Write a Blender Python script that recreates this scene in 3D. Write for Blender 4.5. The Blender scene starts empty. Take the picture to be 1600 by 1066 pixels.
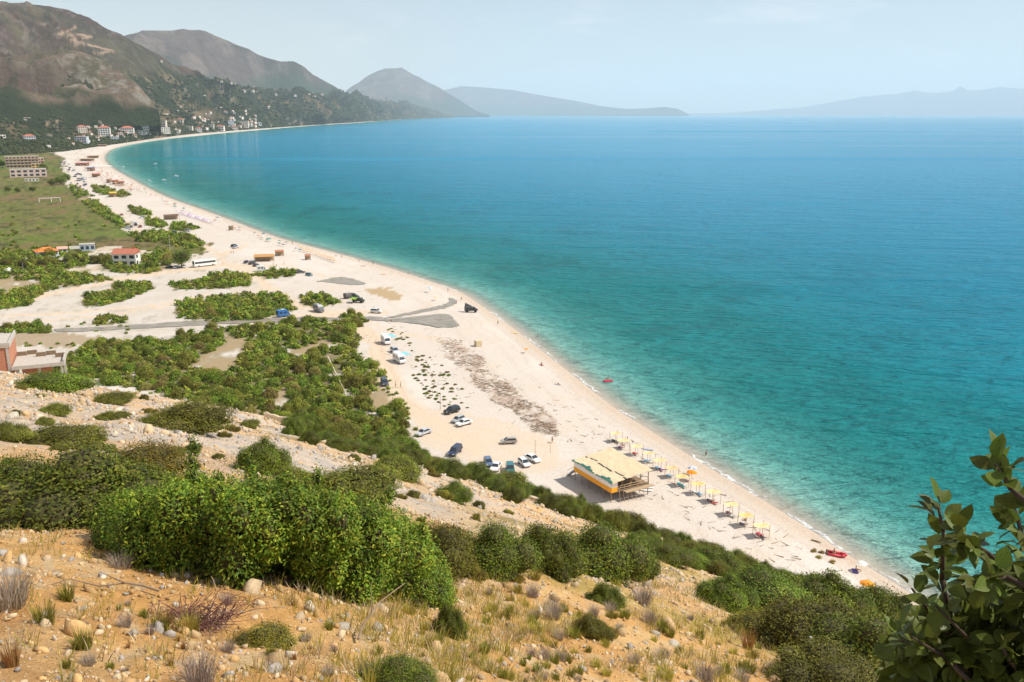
import bpy, bmesh, math, random
import numpy as np
from mathutils import Vector, Matrix, Euler

# ------------------------------------------------------------------ camera, sky, sun, exposure
SC = bpy.context.scene
COL = SC.collection
R = math.radians
F, CX, CY, HOR = 1400.0, 800.0, 533.0, 178.0            # focal length and horizon in photograph pixels
PITCH = math.atan((CY - HOR) / F)
CP, SP = math.cos(PITCH), math.sin(PITCH)
CAMZ = 78.0
cam = bpy.data.cameras.new('camera'); camo = bpy.data.objects.new('camera', cam); COL.objects.link(camo)
camo.location = (0, 0, CAMZ); camo.rotation_euler = (math.pi / 2 - PITCH, 0, 0)
cam.sensor_width = 36.0; cam.lens = 36.0 * F / 1600.0; cam.clip_start = 0.1; cam.clip_end = 200000.0
SC.camera = camo
SUN_AZ, SUN_EL = R(90), R(50)
W = bpy.data.worlds.new('World'); SC.world = W; W.use_nodes = True
nt = W.node_tree; nt.nodes.clear()
wo = nt.nodes.new('ShaderNodeOutputWorld'); bg = nt.nodes.new('ShaderNodeBackground'); sky = nt.nodes.new('ShaderNodeTexSky')
sky.sky_type = 'NISHITA'; sky.sun_disc = False; sky.sun_elevation = SUN_EL; sky.sun_rotation = SUN_AZ
sky.air_density = 1.0; sky.dust_density = 0.3; sky.ozone_density = 1.5; sky.altitude = 50
tcw = nt.nodes.new('ShaderNodeTexCoord'); mpw = nt.nodes.new('ShaderNodeMapping'); mpw.inputs['Scale'].default_value = (2.2, 2.2, 9.0)
nzw = nt.nodes.new('ShaderNodeTexNoise'); nzw.inputs['Scale'].default_value = 2.3; nzw.inputs['Detail'].default_value = 8; nzw.inputs['Roughness'].default_value = 0.6
crw = nt.nodes.new('ShaderNodeValToRGB'); crw.color_ramp.elements[0].position = 0.52; crw.color_ramp.elements[1].position = 0.70
crw.color_ramp.elements[0].color = (.30, .30, .30, 1); crw.color_ramp.elements[1].color = (.85, .85, .85, 1)
mxw = nt.nodes.new('ShaderNodeMixRGB'); mxw.inputs[2].default_value = (8.6, 8.3, 8.3, 1)
for a, b in ((tcw.outputs['Generated'], mpw.inputs[0]), (mpw.outputs[0], nzw.inputs['Vector']), (nzw.outputs[0], crw.inputs[0]),
             (crw.outputs[0], mxw.inputs[0]), (sky.outputs[0], mxw.inputs[1]), (mxw.outputs[0], bg.inputs[0]), (bg.outputs[0], wo.inputs[0])):
    nt.links.new(a, b)
bg.inputs[1].default_value = 0.09
SUNV = Vector((math.sin(SUN_AZ) * math.cos(SUN_EL), math.cos(SUN_AZ) * math.cos(SUN_EL), math.sin(SUN_EL)))
sl = bpy.data.lights.new('sun', 'SUN'); sl.energy = 5.0; sl.angle = R(0.53); sl.color = (1.0, 0.93, 0.82)
so = bpy.data.objects.new('sun', sl); COL.objects.link(so); so.rotation_euler = SUNV.to_track_quat('Z', 'Y').to_euler(); so.location = (0, 0, 300)
VS = SC.view_settings
VS.view_transform = 'Standard'; VS.look = 'None'; VS.gamma = 1.0; VS.use_curve_mapping = False; VS.exposure = 0.28
cy = SC.cycles
cy.max_bounces = 6; cy.diffuse_bounces = 2; cy.glossy_bounces = 2; cy.transmission_bounces = 3; cy.transparent_max_bounces = 8; cy.volume_bounces = 3
cy.caustics_reflective = False; cy.caustics_refractive = False; cy.use_denoising = True

# ------------------------------------------------------------------ pixel geometry
rng = np.random.default_rng(7); rnd = random.Random(7)
def ray(px, py):
    px = np.asarray(px, float); py = np.asarray(py, float)
    rx = (px - CX) / F; u = -(py - CY) / F
    return rx, CP + u * SP, -SP + u * CP
def unproj(px, py, z):
    x, y, w = ray(px, py); w = np.minimum(w, -1e-5); t = (z - CAMZ) / w
    return x * t, y * t
def project(x, y, z):
    dz = z - CAMZ; f = y * CP - dz * SP; u = y * SP + dz * CP; f = np.maximum(f, 1e-3)
    return CX + F * x / f, CY - F * u / f

def vhash(ix, iy, s):
    h = (ix.astype(np.int64) * 374761393 + iy.astype(np.int64) * 668265263 + s * 974634777) & 0xffffffff
    h = ((h ^ (h >> 13)) * 1274126177) & 0xffffffff
    return ((h ^ (h >> 16)) & 0xffff) / 65535.0
def vnoise(x, y, s=0):
    x = np.asarray(x, float); y = np.asarray(y, float)
    ix = np.floor(x); iy = np.floor(y); fx = x - ix; fy = y - iy
    fx = fx * fx * (3 - 2 * fx); fy = fy * fy * (3 - 2 * fy)
    a = vhash(ix, iy, s); b = vhash(ix + 1, iy, s); c = vhash(ix, iy + 1, s); d = vhash(ix + 1, iy + 1, s)
    return (a + (b - a) * fx) * (1 - fy) + (c + (d - c) * fx) * fy
def fbm(x, y, o=4, s=0):
    v = 0; a = .5; n = 0
    for k in range(o):
        v = v + a * vnoise(np.asarray(x) * 2 ** k + 17.3 * k, np.asarray(y) * 2 ** k - 9.1 * k, s + k); n += a; a *= .5
    return v / n
def ridged(x, y, o=5, s=0):
    v = 0; a = .5; n = 0
    for k in range(o):
        q = 1 - np.abs(2 * vnoise(np.asarray(x) * 2 ** k + 5.7 * k, np.asarray(y) * 2 ** k + 3.1 * k, s + k) - 1); v = v + a * q * q; n += a; a *= .5
    return v / n
def interp(pts, x):
    p = np.array(pts, float); return np.interp(x, p[:, 0], p[:, 1])
def lin(r, g, b):
    return tuple((c / 12.92 if c <= .04045 else ((c + .055) / 1.055) ** 2.4) for c in (r / 255, g / 255, b / 255))

# ------------------------------------------------------------------ materials
MATS = {}
def nodes_of(m):
    m.use_nodes = True; n = m.node_tree; return n, n.nodes['Principled BSDF']
def mat(name, col=(.5, .5, .5), rough=.7, var=.25, scale=3.0, attr=False, objcol=False, bump=0.0, bscale=None, spec=.3, metal=0, rand=0.0, coords='Object', transl=0, emit=None):
    if name in MATS: return MATS[name]
    m = bpy.data.materials.new(name); n, p = nodes_of(m); L = n.links
    p.inputs['Roughness'].default_value = rough; p.inputs['Specular IOR Level'].default_value = spec; p.inputs['Metallic'].default_value = metal
    tc = n.nodes.new('ShaderNodeTexCoord'); nz = n.nodes.new('ShaderNodeTexNoise'); nz.inputs['Scale'].default_value = scale; nz.inputs['Detail'].default_value = 6; nz.inputs['Roughness'].default_value = .65
    L.new(tc.outputs[coords], nz.inputs['Vector'])
    mr = n.nodes.new('ShaderNodeMapRange'); mr.inputs[1].default_value = .3; mr.inputs[2].default_value = .7; mr.inputs[3].default_value = 1 - var; mr.inputs[4].default_value = 1 + var
    L.new(nz.outputs[0], mr.inputs[0])
    mul = n.nodes.new('ShaderNodeVectorMath'); mul.operation = 'SCALE'
    L.new(mr.outputs[0], mul.inputs['Scale'])
    if attr:
        a = n.nodes.new('ShaderNodeVertexColor'); a.layer_name = 'col'; L.new(a.outputs[0], mul.inputs[0])
    elif objcol:
        a = n.nodes.new('ShaderNodeObjectInfo'); L.new(a.outputs['Color'], mul.inputs[0])
    else:
        mul.inputs[0].default_value = col[:3]
    out = mul.outputs[0]
    if rand:
        oi = n.nodes.new('ShaderNodeObjectInfo'); hs = n.nodes.new('ShaderNodeHueSaturation')
        m1 = n.nodes.new('ShaderNodeMapRange'); m1.inputs[3].default_value = .5 - rand * .035; m1.inputs[4].default_value = .5 + rand * .06
        m2 = n.nodes.new('ShaderNodeMapRange'); m2.inputs[3].default_value = 1 - rand * .7; m2.inputs[4].default_value = 1 + rand * .6
        L.new(oi.outputs['Random'], m1.inputs[0]); L.new(oi.outputs['Random'], m2.inputs[0])
        L.new(m1.outputs[0], hs.inputs['Hue']); L.new(m2.outputs[0], hs.inputs['Value']); L.new(out, hs.inputs['Color']); out = hs.outputs[0]
    L.new(out, p.inputs['Base Color'])
    if bump:
        nb = n.nodes.new('ShaderNodeTexNoise'); nb.inputs['Scale'].default_value = bscale or scale * 3; nb.inputs['Detail'].default_value = 8; nb.inputs['Roughness'].default_value = .7
        L.new(tc.outputs[coords], nb.inputs['Vector']); bp = n.nodes.new('ShaderNodeBump'); bp.inputs['Strength'].default_value = min(bump, 1); bp.inputs['Distance'].default_value = max(bump, 1) if bump > 1 else .1
        L.new(nb.outputs[0], bp.inputs['Height']); L.new(bp.outputs[0], p.inputs['Normal'])
    if transl:
        tr = n.nodes.new('ShaderNodeBsdfTranslucent'); L.new(out, tr.inputs[0]); mx = n.nodes.new('ShaderNodeMixShader'); mx.inputs[0].default_value = transl
        o = n.nodes['Material Output']; L.new(p.outputs[0], mx.inputs[1]); L.new(tr.outputs[0], mx.inputs[2]); L.new(mx.outputs[0], o.inputs[0])
    MATS[name] = m
    return m

# ------------------------------------------------------------------ mesh helpers
def raw_mesh(name, verts, faces, col=None, mats=(), midx=None, smooth=False):
    me = bpy.data.meshes.new(name)
    v = np.asarray(verts, np.float32)
    if isinstance(faces, np.ndarray):
        k = faces.shape[1]; f = faces.astype(np.int32)
        me.vertices.add(len(v)); me.vertices.foreach_set('co', v.ravel())
        me.loops.add(f.size); me.loops.foreach_set('vertex_index', f.ravel())
        me.polygons.add(len(f)); me.polygons.foreach_set('loop_start', np.arange(0, f.size, k, dtype=np.int32))
    else:
        me.from_pydata(v.tolist(), [], faces)
    if midx is not None: me.polygons.foreach_set('material_index', np.asarray(midx, np.int32))
    if smooth: me.polygons.foreach_set('use_smooth', np.ones(len(me.polygons), bool))
    me.update(calc_edges=True)
    if col is not None:
        c = np.ones((len(v), 4), np.float32); c[:, :3] = col
        a = me.color_attributes.new('col', 'FLOAT_COLOR', 'POINT'); a.data.foreach_set('color', c.ravel())
    for m in mats: me.materials.append(m)
    return me
def obj(name, me, parent=None, loc=(0, 0, 0), rz=0, sc=None, label=None, cat=None, group=None, kind=None, color=None):
    o = bpy.data.objects.new(name, me); COL.objects.link(o); o.parent = parent
    o.location = loc; o.rotation_euler = (0, 0, rz)
    if sc is not None: o.scale = (sc, sc, sc) if not hasattr(sc, '__len__') else sc
    tag(o, label, cat, group, kind)
    if color is not None: o.color = (*color[:3], 1)
    return o
def tag(o, label=None, cat=None, group=None, kind=None):
    for k, v in (('label', label), ('category', cat), ('group', group), ('kind', kind)):
        if v: o[k] = v
    return o
def copy_tree(o, parent=None, color=None):
    c = o.copy(); COL.objects.link(c); c.parent = parent
    if color is not None: c.color = (*color[:3], 1)
    for ch in list(o.children): copy_tree(ch, c, color)
    return c
class MB:
    """collects boxes, prisms and tubes into one mesh, with material slots"""
    def __init__(s): s.v = []; s.f = []; s.m = []
    def add(s, v, f, m=0):
        b = len(s.v); s.v += [tuple(map(float, q)) for q in v]; s.f += [tuple(b + i for i in q) for q in f]; s.m += [m] * len(f); return s
    def box(s, x0, x1, y0, y1, z0, z1, m=0, rot=None):
        v = [(x, y, z) for x in (x0, x1) for y in (y0, y1) for z in (z0, z1)]
        if rot: v = [tuple(rot @ Vector(q)) for q in v]
        return s.add(v, [(0, 1, 3, 2), (4, 6, 7, 5), (0, 4, 5, 1), (2, 3, 7, 6), (0, 2, 6, 4), (1, 5, 7, 3)], m)
    def quad(s, a, b, c, d, m=0): return s.add([a, b, c, d], [(0, 1, 2, 3)], m)
    def tube(s, p, q, r0, r1=None, n=6, m=0):
        r1 = r0 if r1 is None else r1; p = Vector(p); q = Vector(q); d = (q - p)
        if d.length < 1e-6: return s
        d.normalize(); a = d.orthogonal().normalized(); b = d.cross(a)
        ring = lambda c, r: [c + (a * math.cos(2 * math.pi * i / n) + b * math.sin(2 * math.pi * i / n)) * r for i in range(n)]
        v = ring(p, r0) + ring(q, r1)
        f = [(i, (i + 1) % n, n + (i + 1) % n, n + i) for i in range(n)] + [tuple(range(n - 1, -1, -1)), tuple(range(n, 2 * n))]
        return s.add(v, f, m)
    def path(s, pts, r0, r1, n=6, m=0):
        for i in range(len(pts) - 1):
            a = i / (len(pts) - 1); b = (i + 1) / (len(pts) - 1)
            s.tube(pts[i], pts[i + 1], r0 + (r1 - r0) * a, r0 + (r1 - r0) * b, n, m)
        return s
    def extr(s, prof, y0, y1, m=0, sy0=1, sy1=1):
        n = len(prof); v = [(x, y0, z) for x, z in prof] + [(x, y1, z) for x, z in prof]
        f = [(i, (i + 1) % n, n + (i + 1) % n, n + i) for i in range(n)] + [tuple(range(n - 1, -1, -1)), tuple(range(n, 2 * n))]
        return s.add(v, f, m)
    def lathe(s, prof, n=12, m=0, c=(0, 0, 0)):
        k = len(prof); v = []
        for i in range(n):
            a = 2 * math.pi * i / n
            v += [(c[0] + r * math.cos(a), c[1] + r * math.sin(a), c[2] + z) for r, z in prof]
        f = [(i * k + j, ((i + 1) % n) * k + j, ((i + 1) % n) * k + j + 1, i * k + j + 1) for i in range(n) for j in range(k - 1)]
        return s.add(v, f, m)
    def mesh(s, name, *mats, bevel=0, smooth=False):
        me = raw_mesh(name, s.v, s.f, mats=mats, midx=s.m, smooth=smooth)
        bm = bmesh.new(); bm.from_mesh(me); bmesh.ops.recalc_face_normals(bm, faces=bm.faces)
        if bevel: bmesh.ops.bevel(bm, geom=[e for e in bm.edges if e.is_manifold and e.calc_face_angle(0) > .5], offset=bevel, segments=2, affect='EDGES', clamp_overlap=True)
        bm.to_mesh(me); bm.free(); return me
    def build(s, name, m, parent=None, bevel=0, smooth=False, **k):
        ms = m if isinstance(m, (list, tuple)) else (m,)
        return obj(name, s.mesh(name, *ms, bevel=bevel, smooth=smooth), parent, **k)

def ico(sub=1):
    bm = bmesh.new(); bmesh.ops.create_icosphere(bm, subdivisions=sub, radius=1)
    v = np.array([q.co[:] for q in bm.verts]); f = np.array([[q.index for q in p.verts] for p in bm.faces]); bm.free(); return v, f
ICO0, ICO1, ICO2 = ico(1), ico(2), ico(3)

# ------------------------------------------------------------------ shoreline, plain
SHORE_PX = [(1560, 1010), (1480, 968), (1425, 932), (1379, 902), (1319, 866), (1276, 837), (1240, 813), (1199, 788), (1163, 766), (1105, 731), (1060, 703), (1007, 669), (966, 644), (925, 612),
            (880, 576), (850, 553), (828, 534), (800, 513), (770, 492), (745, 474), (724, 460), (700, 451), (655, 436), (629, 427), (600, 418), (560, 407), (525, 397), (459, 380), (431, 372), (397, 360),
            (356, 344), (305, 325), (266, 312), (230, 295), (200, 278), (180, 267), (165, 256), (161, 247), (165, 239), (174, 233), (192, 228), (217, 223), (242, 219), (280, 214), (312, 211),
            (350, 207), (400, 203), (450, 198.7), (500, 195.3), (550, 192.3), (590, 189.5), (625, 187)]
_sx, _sy = unproj([p[0] for p in SHORE_PX], [p[1] for p in SHORE_PX], 0.0)
def smooth_poly(x, y, n=3):
    for _ in range(n):
        x = np.concatenate([[x[0]], np.stack([.75 * x[:-1] + .25 * x[1:], .25 * x[:-1] + .75 * x[1:]], 1).ravel(), [x[-1]]])
        y = np.concatenate([[y[0]], np.stack([.75 * y[:-1] + .25 * y[1:], .25 * y[:-1] + .75 * y[1:]], 1).ravel(), [y[-1]]])
    return x, y
SHX, SHY = smooth_poly(_sx, _sy, 1)
SHX = np.concatenate([[260], SHX, [-9000.]]); SHY = np.concatenate([[20], SHY, [90000.]])
def shore_d(x, y):
    """signed distance to the waterline in metres, positive on land"""
    x = np.asarray(x, float); y = np.asarray(y, float); sh = x.shape; x = x.ravel(); y = y.ravel()
    best = np.full(x.shape, 1e18); sgn = np.ones(x.shape)
    for i in range(len(SHX) - 1):
        ax, ay, bx, by = SHX[i], SHY[i], SHX[i + 1], SHY[i + 1]; dx, dy = bx - ax, by - ay; l2 = dx * dx + dy * dy + 1e-9
        t = np.clip(((x - ax) * dx + (y - ay) * dy) / l2, 0, 1); qx = ax + t * dx - x; qy = ay + t * dy - y; d = qx * qx + qy * qy
        up = d < best - 1e-6; best = np.where(up, d, best); sgn = np.where(up, np.sign(dx * (y - ay) - dy * (x - ax)), sgn)
    return (np.sqrt(best) * np.where(sgn == 0, 1, sgn)).reshape(sh)
def plain_z(d):
    d = np.asarray(d, float); return np.where(d > 0, 2.0 * (1 - np.exp(-np.maximum(d, 0) / 16.0)), np.maximum(d, -40) * .07)
def ground(px, py):
    """point of the flat land seen at a pixel"""
    z = np.full(np.shape(px), 1.5)
    for _ in range(2):
        x, y = unproj(px, py, z); z = plain_z(shore_d(x, y))
    x, y = unproj(px, py, z); return x, y, z

def inpoly(px, py, poly):
    px = np.asarray(px, float); py = np.asarray(py, float); c = np.zeros(px.shape, bool); n = len(poly)
    for i in range(n):
        x0, y0 = poly[i]; x1, y1 = poly[(i + 1) % n]
        if y0 == y1: continue
        k = ((y0 > py) != (y1 > py)) & (px < (x1 - x0) * (py - y0) / (y1 - y0) + x0); c ^= k
    return c
def pl_dist(px, py, line, ys=1.0):
    best = np.full(np.shape(px), 1e9)
    for (ax, ay), (bx, by) in zip(line[:-1], line[1:]):
        dx, dy = bx - ax, (by - ay) * ys; t = np.clip(((px - ax) * dx + (py - ay) * ys * dy) / (dx * dx + dy * dy + 1e-9), 0, 1)
        best = np.minimum(best, np.hypot(ax + t * dx - px, (ay - py) * ys + t * dy))
    return best

THICKETS = [
    [(285, 522), (400, 507), (470, 500), (548, 504), (560, 530), (556, 555), (598, 575), (600, 608), (622, 625), (632, 662), (655, 705), (600, 720), (480, 665), (400, 650), (250, 615), (150, 595), (200, 570), (270, 560), (255, 545)],
    [(60, 585), (95, 560), (150, 535), (230, 532), (285, 540), (262, 560), (200, 568), (150, 592)],
    [(275, 478), (330, 463), (440, 460), (462, 484), (400, 500), (340, 503), (280, 497)],
    [(468, 462), (505, 460), (532, 472), (500, 483), (478, 476)],
    [(534, 494), (558, 491), (572, 502), (562, 512), (536, 509)],
    [(-200, 430), (0, 428), (60, 422), (130, 428), (178, 438), (120, 446), (70, 455), (42, 478), (0, 484), (-200, 490)],
    [(133, 462), (172, 455), (180, 443), (236, 440), (238, 452), (205, 466), (170, 477), (135, 478)],
    [(268, 445), (312, 438), (350, 424), (398, 432), (388, 446), (330, 452), (275, 452)],
    [(396, 431), (430, 421), (470, 423), (462, 430), (412, 438)],
    [(150, 408), (230, 400), (262, 392), (270, 420), (230, 428), (180, 426)],
    [(-200, 392), (50, 396), (130, 398), (150, 412), (100, 422), (0, 424), (-200, 430)],
    [(205, 366), (250, 362), (290, 366), (322, 382), (300, 388), (250, 380), (215, 378)],
    [(110, 290), (140, 305), (170, 330), (200, 352), (190, 356), (150, 332), (115, 305)],
    [(146, 291), (168, 293), (205, 303), (195, 309), (160, 306), (145, 298)],
    [(200, 322), (222, 326), (236, 337), (218, 337), (203, 330)],
    [(226, 343), (246, 342), (262, 352), (250, 357), (230, 352)], [(268, 352), (288, 349), (312, 357), (290, 362), (270, 361)],
    [(150, 498), (172, 494), (200, 499), (195, 506), (150, 507)],
    [(0, 513), (30, 510), (80, 512), (75, 520), (0, 521)],
    [(560, 600), (600, 590), (604, 625), (570, 640)],
]
FIELDS = [[(-500, 284), (100, 284), (118, 300), (150, 328), (205, 366), (330, 380), (318, 398), (265, 398), (170, 384), (130, 398), (-500, 400)], [(-500, 230), (0, 226), (70, 228), (80, 238), (100, 246), (100, 284), (-500, 284)]]
TRACKS = [([(98, 262), (104, 275), (130, 300), (170, 328), (215, 360), (270, 368), (310, 378), (345, 400), (352, 414)], 5.0), ([(-100, 480), (40, 468), (120, 452), (210, 432), (300, 420), (350, 414), (400, 416)], 6.5),
          ([(352, 414), (385, 424), (410, 440), (440, 462), (480, 483), (500, 492), (560, 492)], 8), ([(400, 505), (430, 497), (500, 490), (560, 488), (600, 488)], 6), ([(500, 492), (540, 503), (575, 520), (590, 545), (605, 580), (622, 615), (650, 645), (690, 675), (740, 700)], 15),
          ([(350, 414), (345, 400), (380, 385)], 6), ([(690, 672), (740, 680), (790, 700), (850, 730)], 3), ([(700, 650), (750, 668), (800, 685), (860, 700)], 2.5), ([(640, 640), (665, 668), (720, 700), (790, 722)], 3), ([(560, 492), (600, 515), (640, 525), (690, 528)], 2.5), ([(400, 416), (440, 414), (480, 424), (520, 436)], 3), ([(-60, 497), (100, 490), (230, 478), (330, 460)], 3), ([(20, 505), (180, 492), (300, 470), (420, 452)], 2.5)]
DEBRIS = [[(690, 532), (720, 530), (730, 545), (755, 560), (770, 590), (800, 602), (815, 622), (850, 640), (878, 668), (868, 682), (835, 676), (800, 640), (770, 628), (745, 602), (728, 578), (700, 560)]]
WETSAND = [[(560, 482), (600, 478), (640, 473), (600, 452), (575, 447), (540, 450)]]

rows = np.concatenate([np.arange(190, 262, 1.5), np.arange(262, 420, 2.0), np.arange(420, 1060, 3.0)])
cols = np.arange(-420, 1620, 4.0)
PXg, PYg = np.meshgrid(cols, rows)
GX, GY, GZ = ground(PXg, PYg)
GD = shore_d(GX, GY)
n1 = fbm(GX / 30, GY / 30, 4, 1); n2 = fbm(GX / 7, GY / 7, 4, 2); n3 = fbm(GX / 2.2, GY / 2.2, 3, 3); n4 = fbm(GX / 120, GY / 120, 3, 9)
def mixc(c, new, a):
    return c * (1 - a[..., None]) + np.array(new) * a[..., None]
SAND = (.535, .475, .415); GRAV = (.60, .52, .44)
gc = np.ones(GX.shape + (3,)) * np.array(SAND)
gc = mixc(gc, (.60, .555, .505), np.clip((n1 - .45) * 3, 0, 1) * .6)
gc = mixc(gc, (.55, .43, .31), np.clip((n2 - .5) * 3, 0, 1) * .35)
back = np.clip((GD - 45) / 60, 0, 1) * np.clip((PYg - 250) / 60, 0, 1)
gc = mixc(gc, (.44, .36, .25), back * np.clip((n2 - .40) * 4, 0, .75) * (PYg > 380))
gc = mixc(gc, (.16, .15, .06), back * np.clip((fbm(GX / 4, GY / 4, 4, 21) - .56) * 9, 0, .8) * (n1 > .42))
gc = mixc(gc, (.50, .46, .415), back * (PYg > 425) * (PYg < 560) * (PXg < 620) * .6)
wet = np.clip(1 - np.abs(GD - 1.0) / 5.0, 0, 1); gc = mixc(gc, (.44, .34, .25), wet * .75)
gc = mixc(gc, (.36, .27, .19), np.clip(1 - np.abs(GD - 4.2 - n2 * 2) / .9, 0, 1) * .35)
for bd, ba in ((9.5, .30), (15, .22), (23, .26), (34, .18)): gc = mixc(gc, (.36, .29, .22), np.clip(1 - np.abs(GD - bd - (n1 - .5) * 14 - (n2 - .5) * 3) / 1.1, 0, 1) * ba * (n2 > .38) * (PYg > 330))
jx = PXg + (n2 - .5) * 26 * np.clip((PYg - 180) / 300, .1, 1); jy = PYg + (n3 - .5) * 10 * np.clip((PYg - 180) / 300, .1, 1)
for f in FIELDS:
    k = inpoly(jx, jy, f).astype(float); g = fbm(GX / 18, GY / 60, 4, 31)
    gc = mixc(gc, (.115, .125, .030), k); gc = mixc(gc, (.165, .11, .055), k * np.clip((g - .5) * 6, 0, .9)); gc = mixc(gc, (.095, .145, .020), k * np.clip((n4 - .47) * 6, 0, .9)); gc = mixc(gc, (.05, .055, .02), k * np.clip((n2 - .55) * 7, 0, .8)); gc = mixc(gc, (.20, .15, .07), k * np.clip((n3 - .60) * 8, 0, .7))
for t in THICKETS:
    k = inpoly(jx, jy, t).astype(float) * np.clip((n2 - .30) * 8, 0, 1)
    gc = mixc(gc, (.13, .115, .045), k * .9); gc = mixc(gc, (.33, .25, .15), k * np.clip((n1 - .62) * 8, 0, .9))
for t, w in TRACKS:
    d = pl_dist(jx, PYg, t, 1.6); wloc = w * np.clip((PYg - 178) / 300, .25, 1.4)
    gc = mixc(gc, (.58, .46, .34), np.clip((wloc - d) / (.35 * wloc), 0, 1) * .9)
    gc = mixc(gc, (.46, .34, .23), np.clip(1 - np.abs(d - wloc * .45) / (.15 * wloc), 0, 1) * .5 * (n2 > .4))
for t in DEBRIS:
    gc = mixc(gc, (.30, .20, .14), inpoly(jx, jy, t) * np.clip((n3 - .40) * 4, 0, .6))
park = inpoly(jx, jy, [(640, 640), (700, 640), (790, 660), (870, 690), (880, 730), (800, 745), (700, 715), (650, 680)]); gc = mixc(gc, (.56, .45, .34), park * .7)
brown = inpoly(jx, jy, [(570, 452), (600, 448), (632, 462), (628, 470), (590, 466)]); gc = mixc(gc, (.34, .23, .09), brown * .75)
fl = inpoly(jx, jy, [(-200, 520), (60, 519), (120, 522), (165, 530), (110, 545), (60, 540), (-200, 545)]); gc = mixc(gc, (.30, .22, .13), fl * .8)
far = np.clip((250 - PYg) / 15, 0, 1) * np.clip((GD - 120) / 80, 0, 1); gc = mixc(gc, (.09, .10, .04), far)
GZ2 = GZ + (n2 - .5) * .25 * np.clip(GD / 20, 0, 1)
ok = (GD > -34)
nr, nc = GX.shape; idx = np.arange(nr * nc).reshape(nr, nc)
fa = np.stack([idx[1:, :-1], idx[1:, 1:], idx[:-1, 1:], idx[:-1, :-1]], -1).reshape(-1, 4)
fa = fa[ok.ravel()[fa].any(1)]
used = np.unique(fa); rem = np.full(nr * nc, -1); rem[used] = np.arange(len(used))
mg = mat('beach_ground', rough=.95, var=.17, scale=2.2, attr=True, bump=.6, bscale=1.5, spec=.1)
gme = raw_mesh('ground', np.stack([GX, GY, GZ2], -1).reshape(-1, 3)[used], rem[fa], gc.reshape(-1, 3)[used], (mg,), smooth=True)
obj('ground', gme, kind='structure', label='pale pebble beach and flat scrubby plain behind it')

# ------------------------------------------------------------------ sea
az = np.linspace(R(-75), R(88), 420); rr = np.geomspace(60, 68000, 330)
A, RR = np.meshgrid(az, rr); SX, SY = RR * np.sin(A), RR * np.cos(A); SD = -shore_d(SX, SY)
idx = np.arange(A.size).reshape(A.shape)
fa = np.stack([idx[:-1, :-1], idx[:-1, 1:], idx[1:, 1:], idx[1:, :-1]], -1).reshape(-1, 4); fa = fa[(SD.ravel()[fa] > -12).any(1)]
used = np.unique(fa); rem = np.full(A.size, -1); rem[used] = np.arange(len(used))
sme = raw_mesh('sea', np.stack([SX, SY, SX * 0], -1).reshape(-1, 3)[used], rem[fa][:, ::-1].copy(), smooth=True)
at = sme.attributes.new('shore', 'FLOAT', 'POINT'); at.data.foreach_set('value', SD.ravel()[used].astype(np.float32))
ms = bpy.data.materials.new('sea_water'); n, p = nodes_of(ms); L = n.links
def nd(t, **k):
    q = n.nodes.new(t)
    for a, v in k.items(): setattr(q, a, v)
    return q
def math_n(op, a, b=None, c=None):
    q = nd('ShaderNodeMath', operation=op)
    for i, v in enumerate((a, b, c)):
        if v is None: continue
        if isinstance(v, (int, float)): q.inputs[i].default_value = v
        else: L.new(v, q.inputs[i])
    return q.outputs[0]
a_s = nd('ShaderNodeAttribute', attribute_name='shore'); geo = nd('ShaderNodeNewGeometry')
def noise_n(scale, detail=4, mapping=None, rough=.6):
    q = nd('ShaderNodeTexNoise'); q.inputs['Scale'].default_value = scale; q.inputs['Detail'].default_value = detail; q.inputs['Roughness'].default_value = rough
    if mapping:
        mp = nd('ShaderNodeMapping'); mp.inputs['Rotation'].default_value = (0, 0, mapping[0]); mp.inputs['Scale'].default_value = mapping[1]
        L.new(geo.outputs['Position'], mp.inputs[0]); L.new(mp.outputs[0], q.inputs['Vector'])
    else: L.new(geo.outputs['Position'], q.inputs['Vector'])
    return q.outputs[0]
big = noise_n(.018, 4); mid_ = noise_n(.11, 3)
wob = math_n('MULTIPLY_ADD', math_n('SUBTRACT', big, .5), 60, a_s.outputs['Fac'])
lg = math_n('LOGARITHM', math_n('MAXIMUM', wob, 1.0), 10.0)
d1 = math_n('DIVIDE', math_n('LOGARITHM', math_n('MAXIMUM', a_s.outputs['Fac'], 1.0), 10.0), 4.0)
near = math_n('LESS_THAN', a_s.outputs['Fac'], 25)
dd = math_n('DIVIDE', lg, 4.0)
blend = nd('ShaderNodeMapRange'); blend.inputs[1].default_value = 12; blend.inputs[2].default_value = 60; L.new(a_s.outputs['Fac'], blend.inputs[0])
mixd = nd('ShaderNodeMix'); L.new(blend.outputs[0], mixd.inputs[0]); L.new(d1, mixd.inputs[2]); L.new(dd, mixd.inputs[3])
cr = nd('ShaderNodeValToRGB'); L.new(mixd.outputs[0], cr.inputs[0]); e = cr.color_ramp.elements
e[0].position = 0; e[0].color = (.46, .50, .42, 1); e[1].position = 1; e[1].color = (.075, .30, .48, 1)
for pos, c in ((.16, (.36, .48, .42)), (.25, (.20, .43, .38)), (.33, (.075, .31, .29)), (.41, (.020, .215, .215)), (.49, (.009, .205, .235)), (.54, (.011, .225, .305)), (.59, (.012, .232, .355)), (.66, (.020, .265, .435)), (.76, (.036, .295, .500))):
    q = e.new(pos); q.color = (*c, 1)
patch = nd('ShaderNodeMapRange'); patch.inputs[1].default_value = .50; patch.inputs[2].default_value = .68; patch.inputs[3].default_value = 1.0; patch.inputs[4].default_value = .80; L.new(noise_n(.035, 5, (R(-40), (1, .45, 1))), patch.inputs[0])
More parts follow.
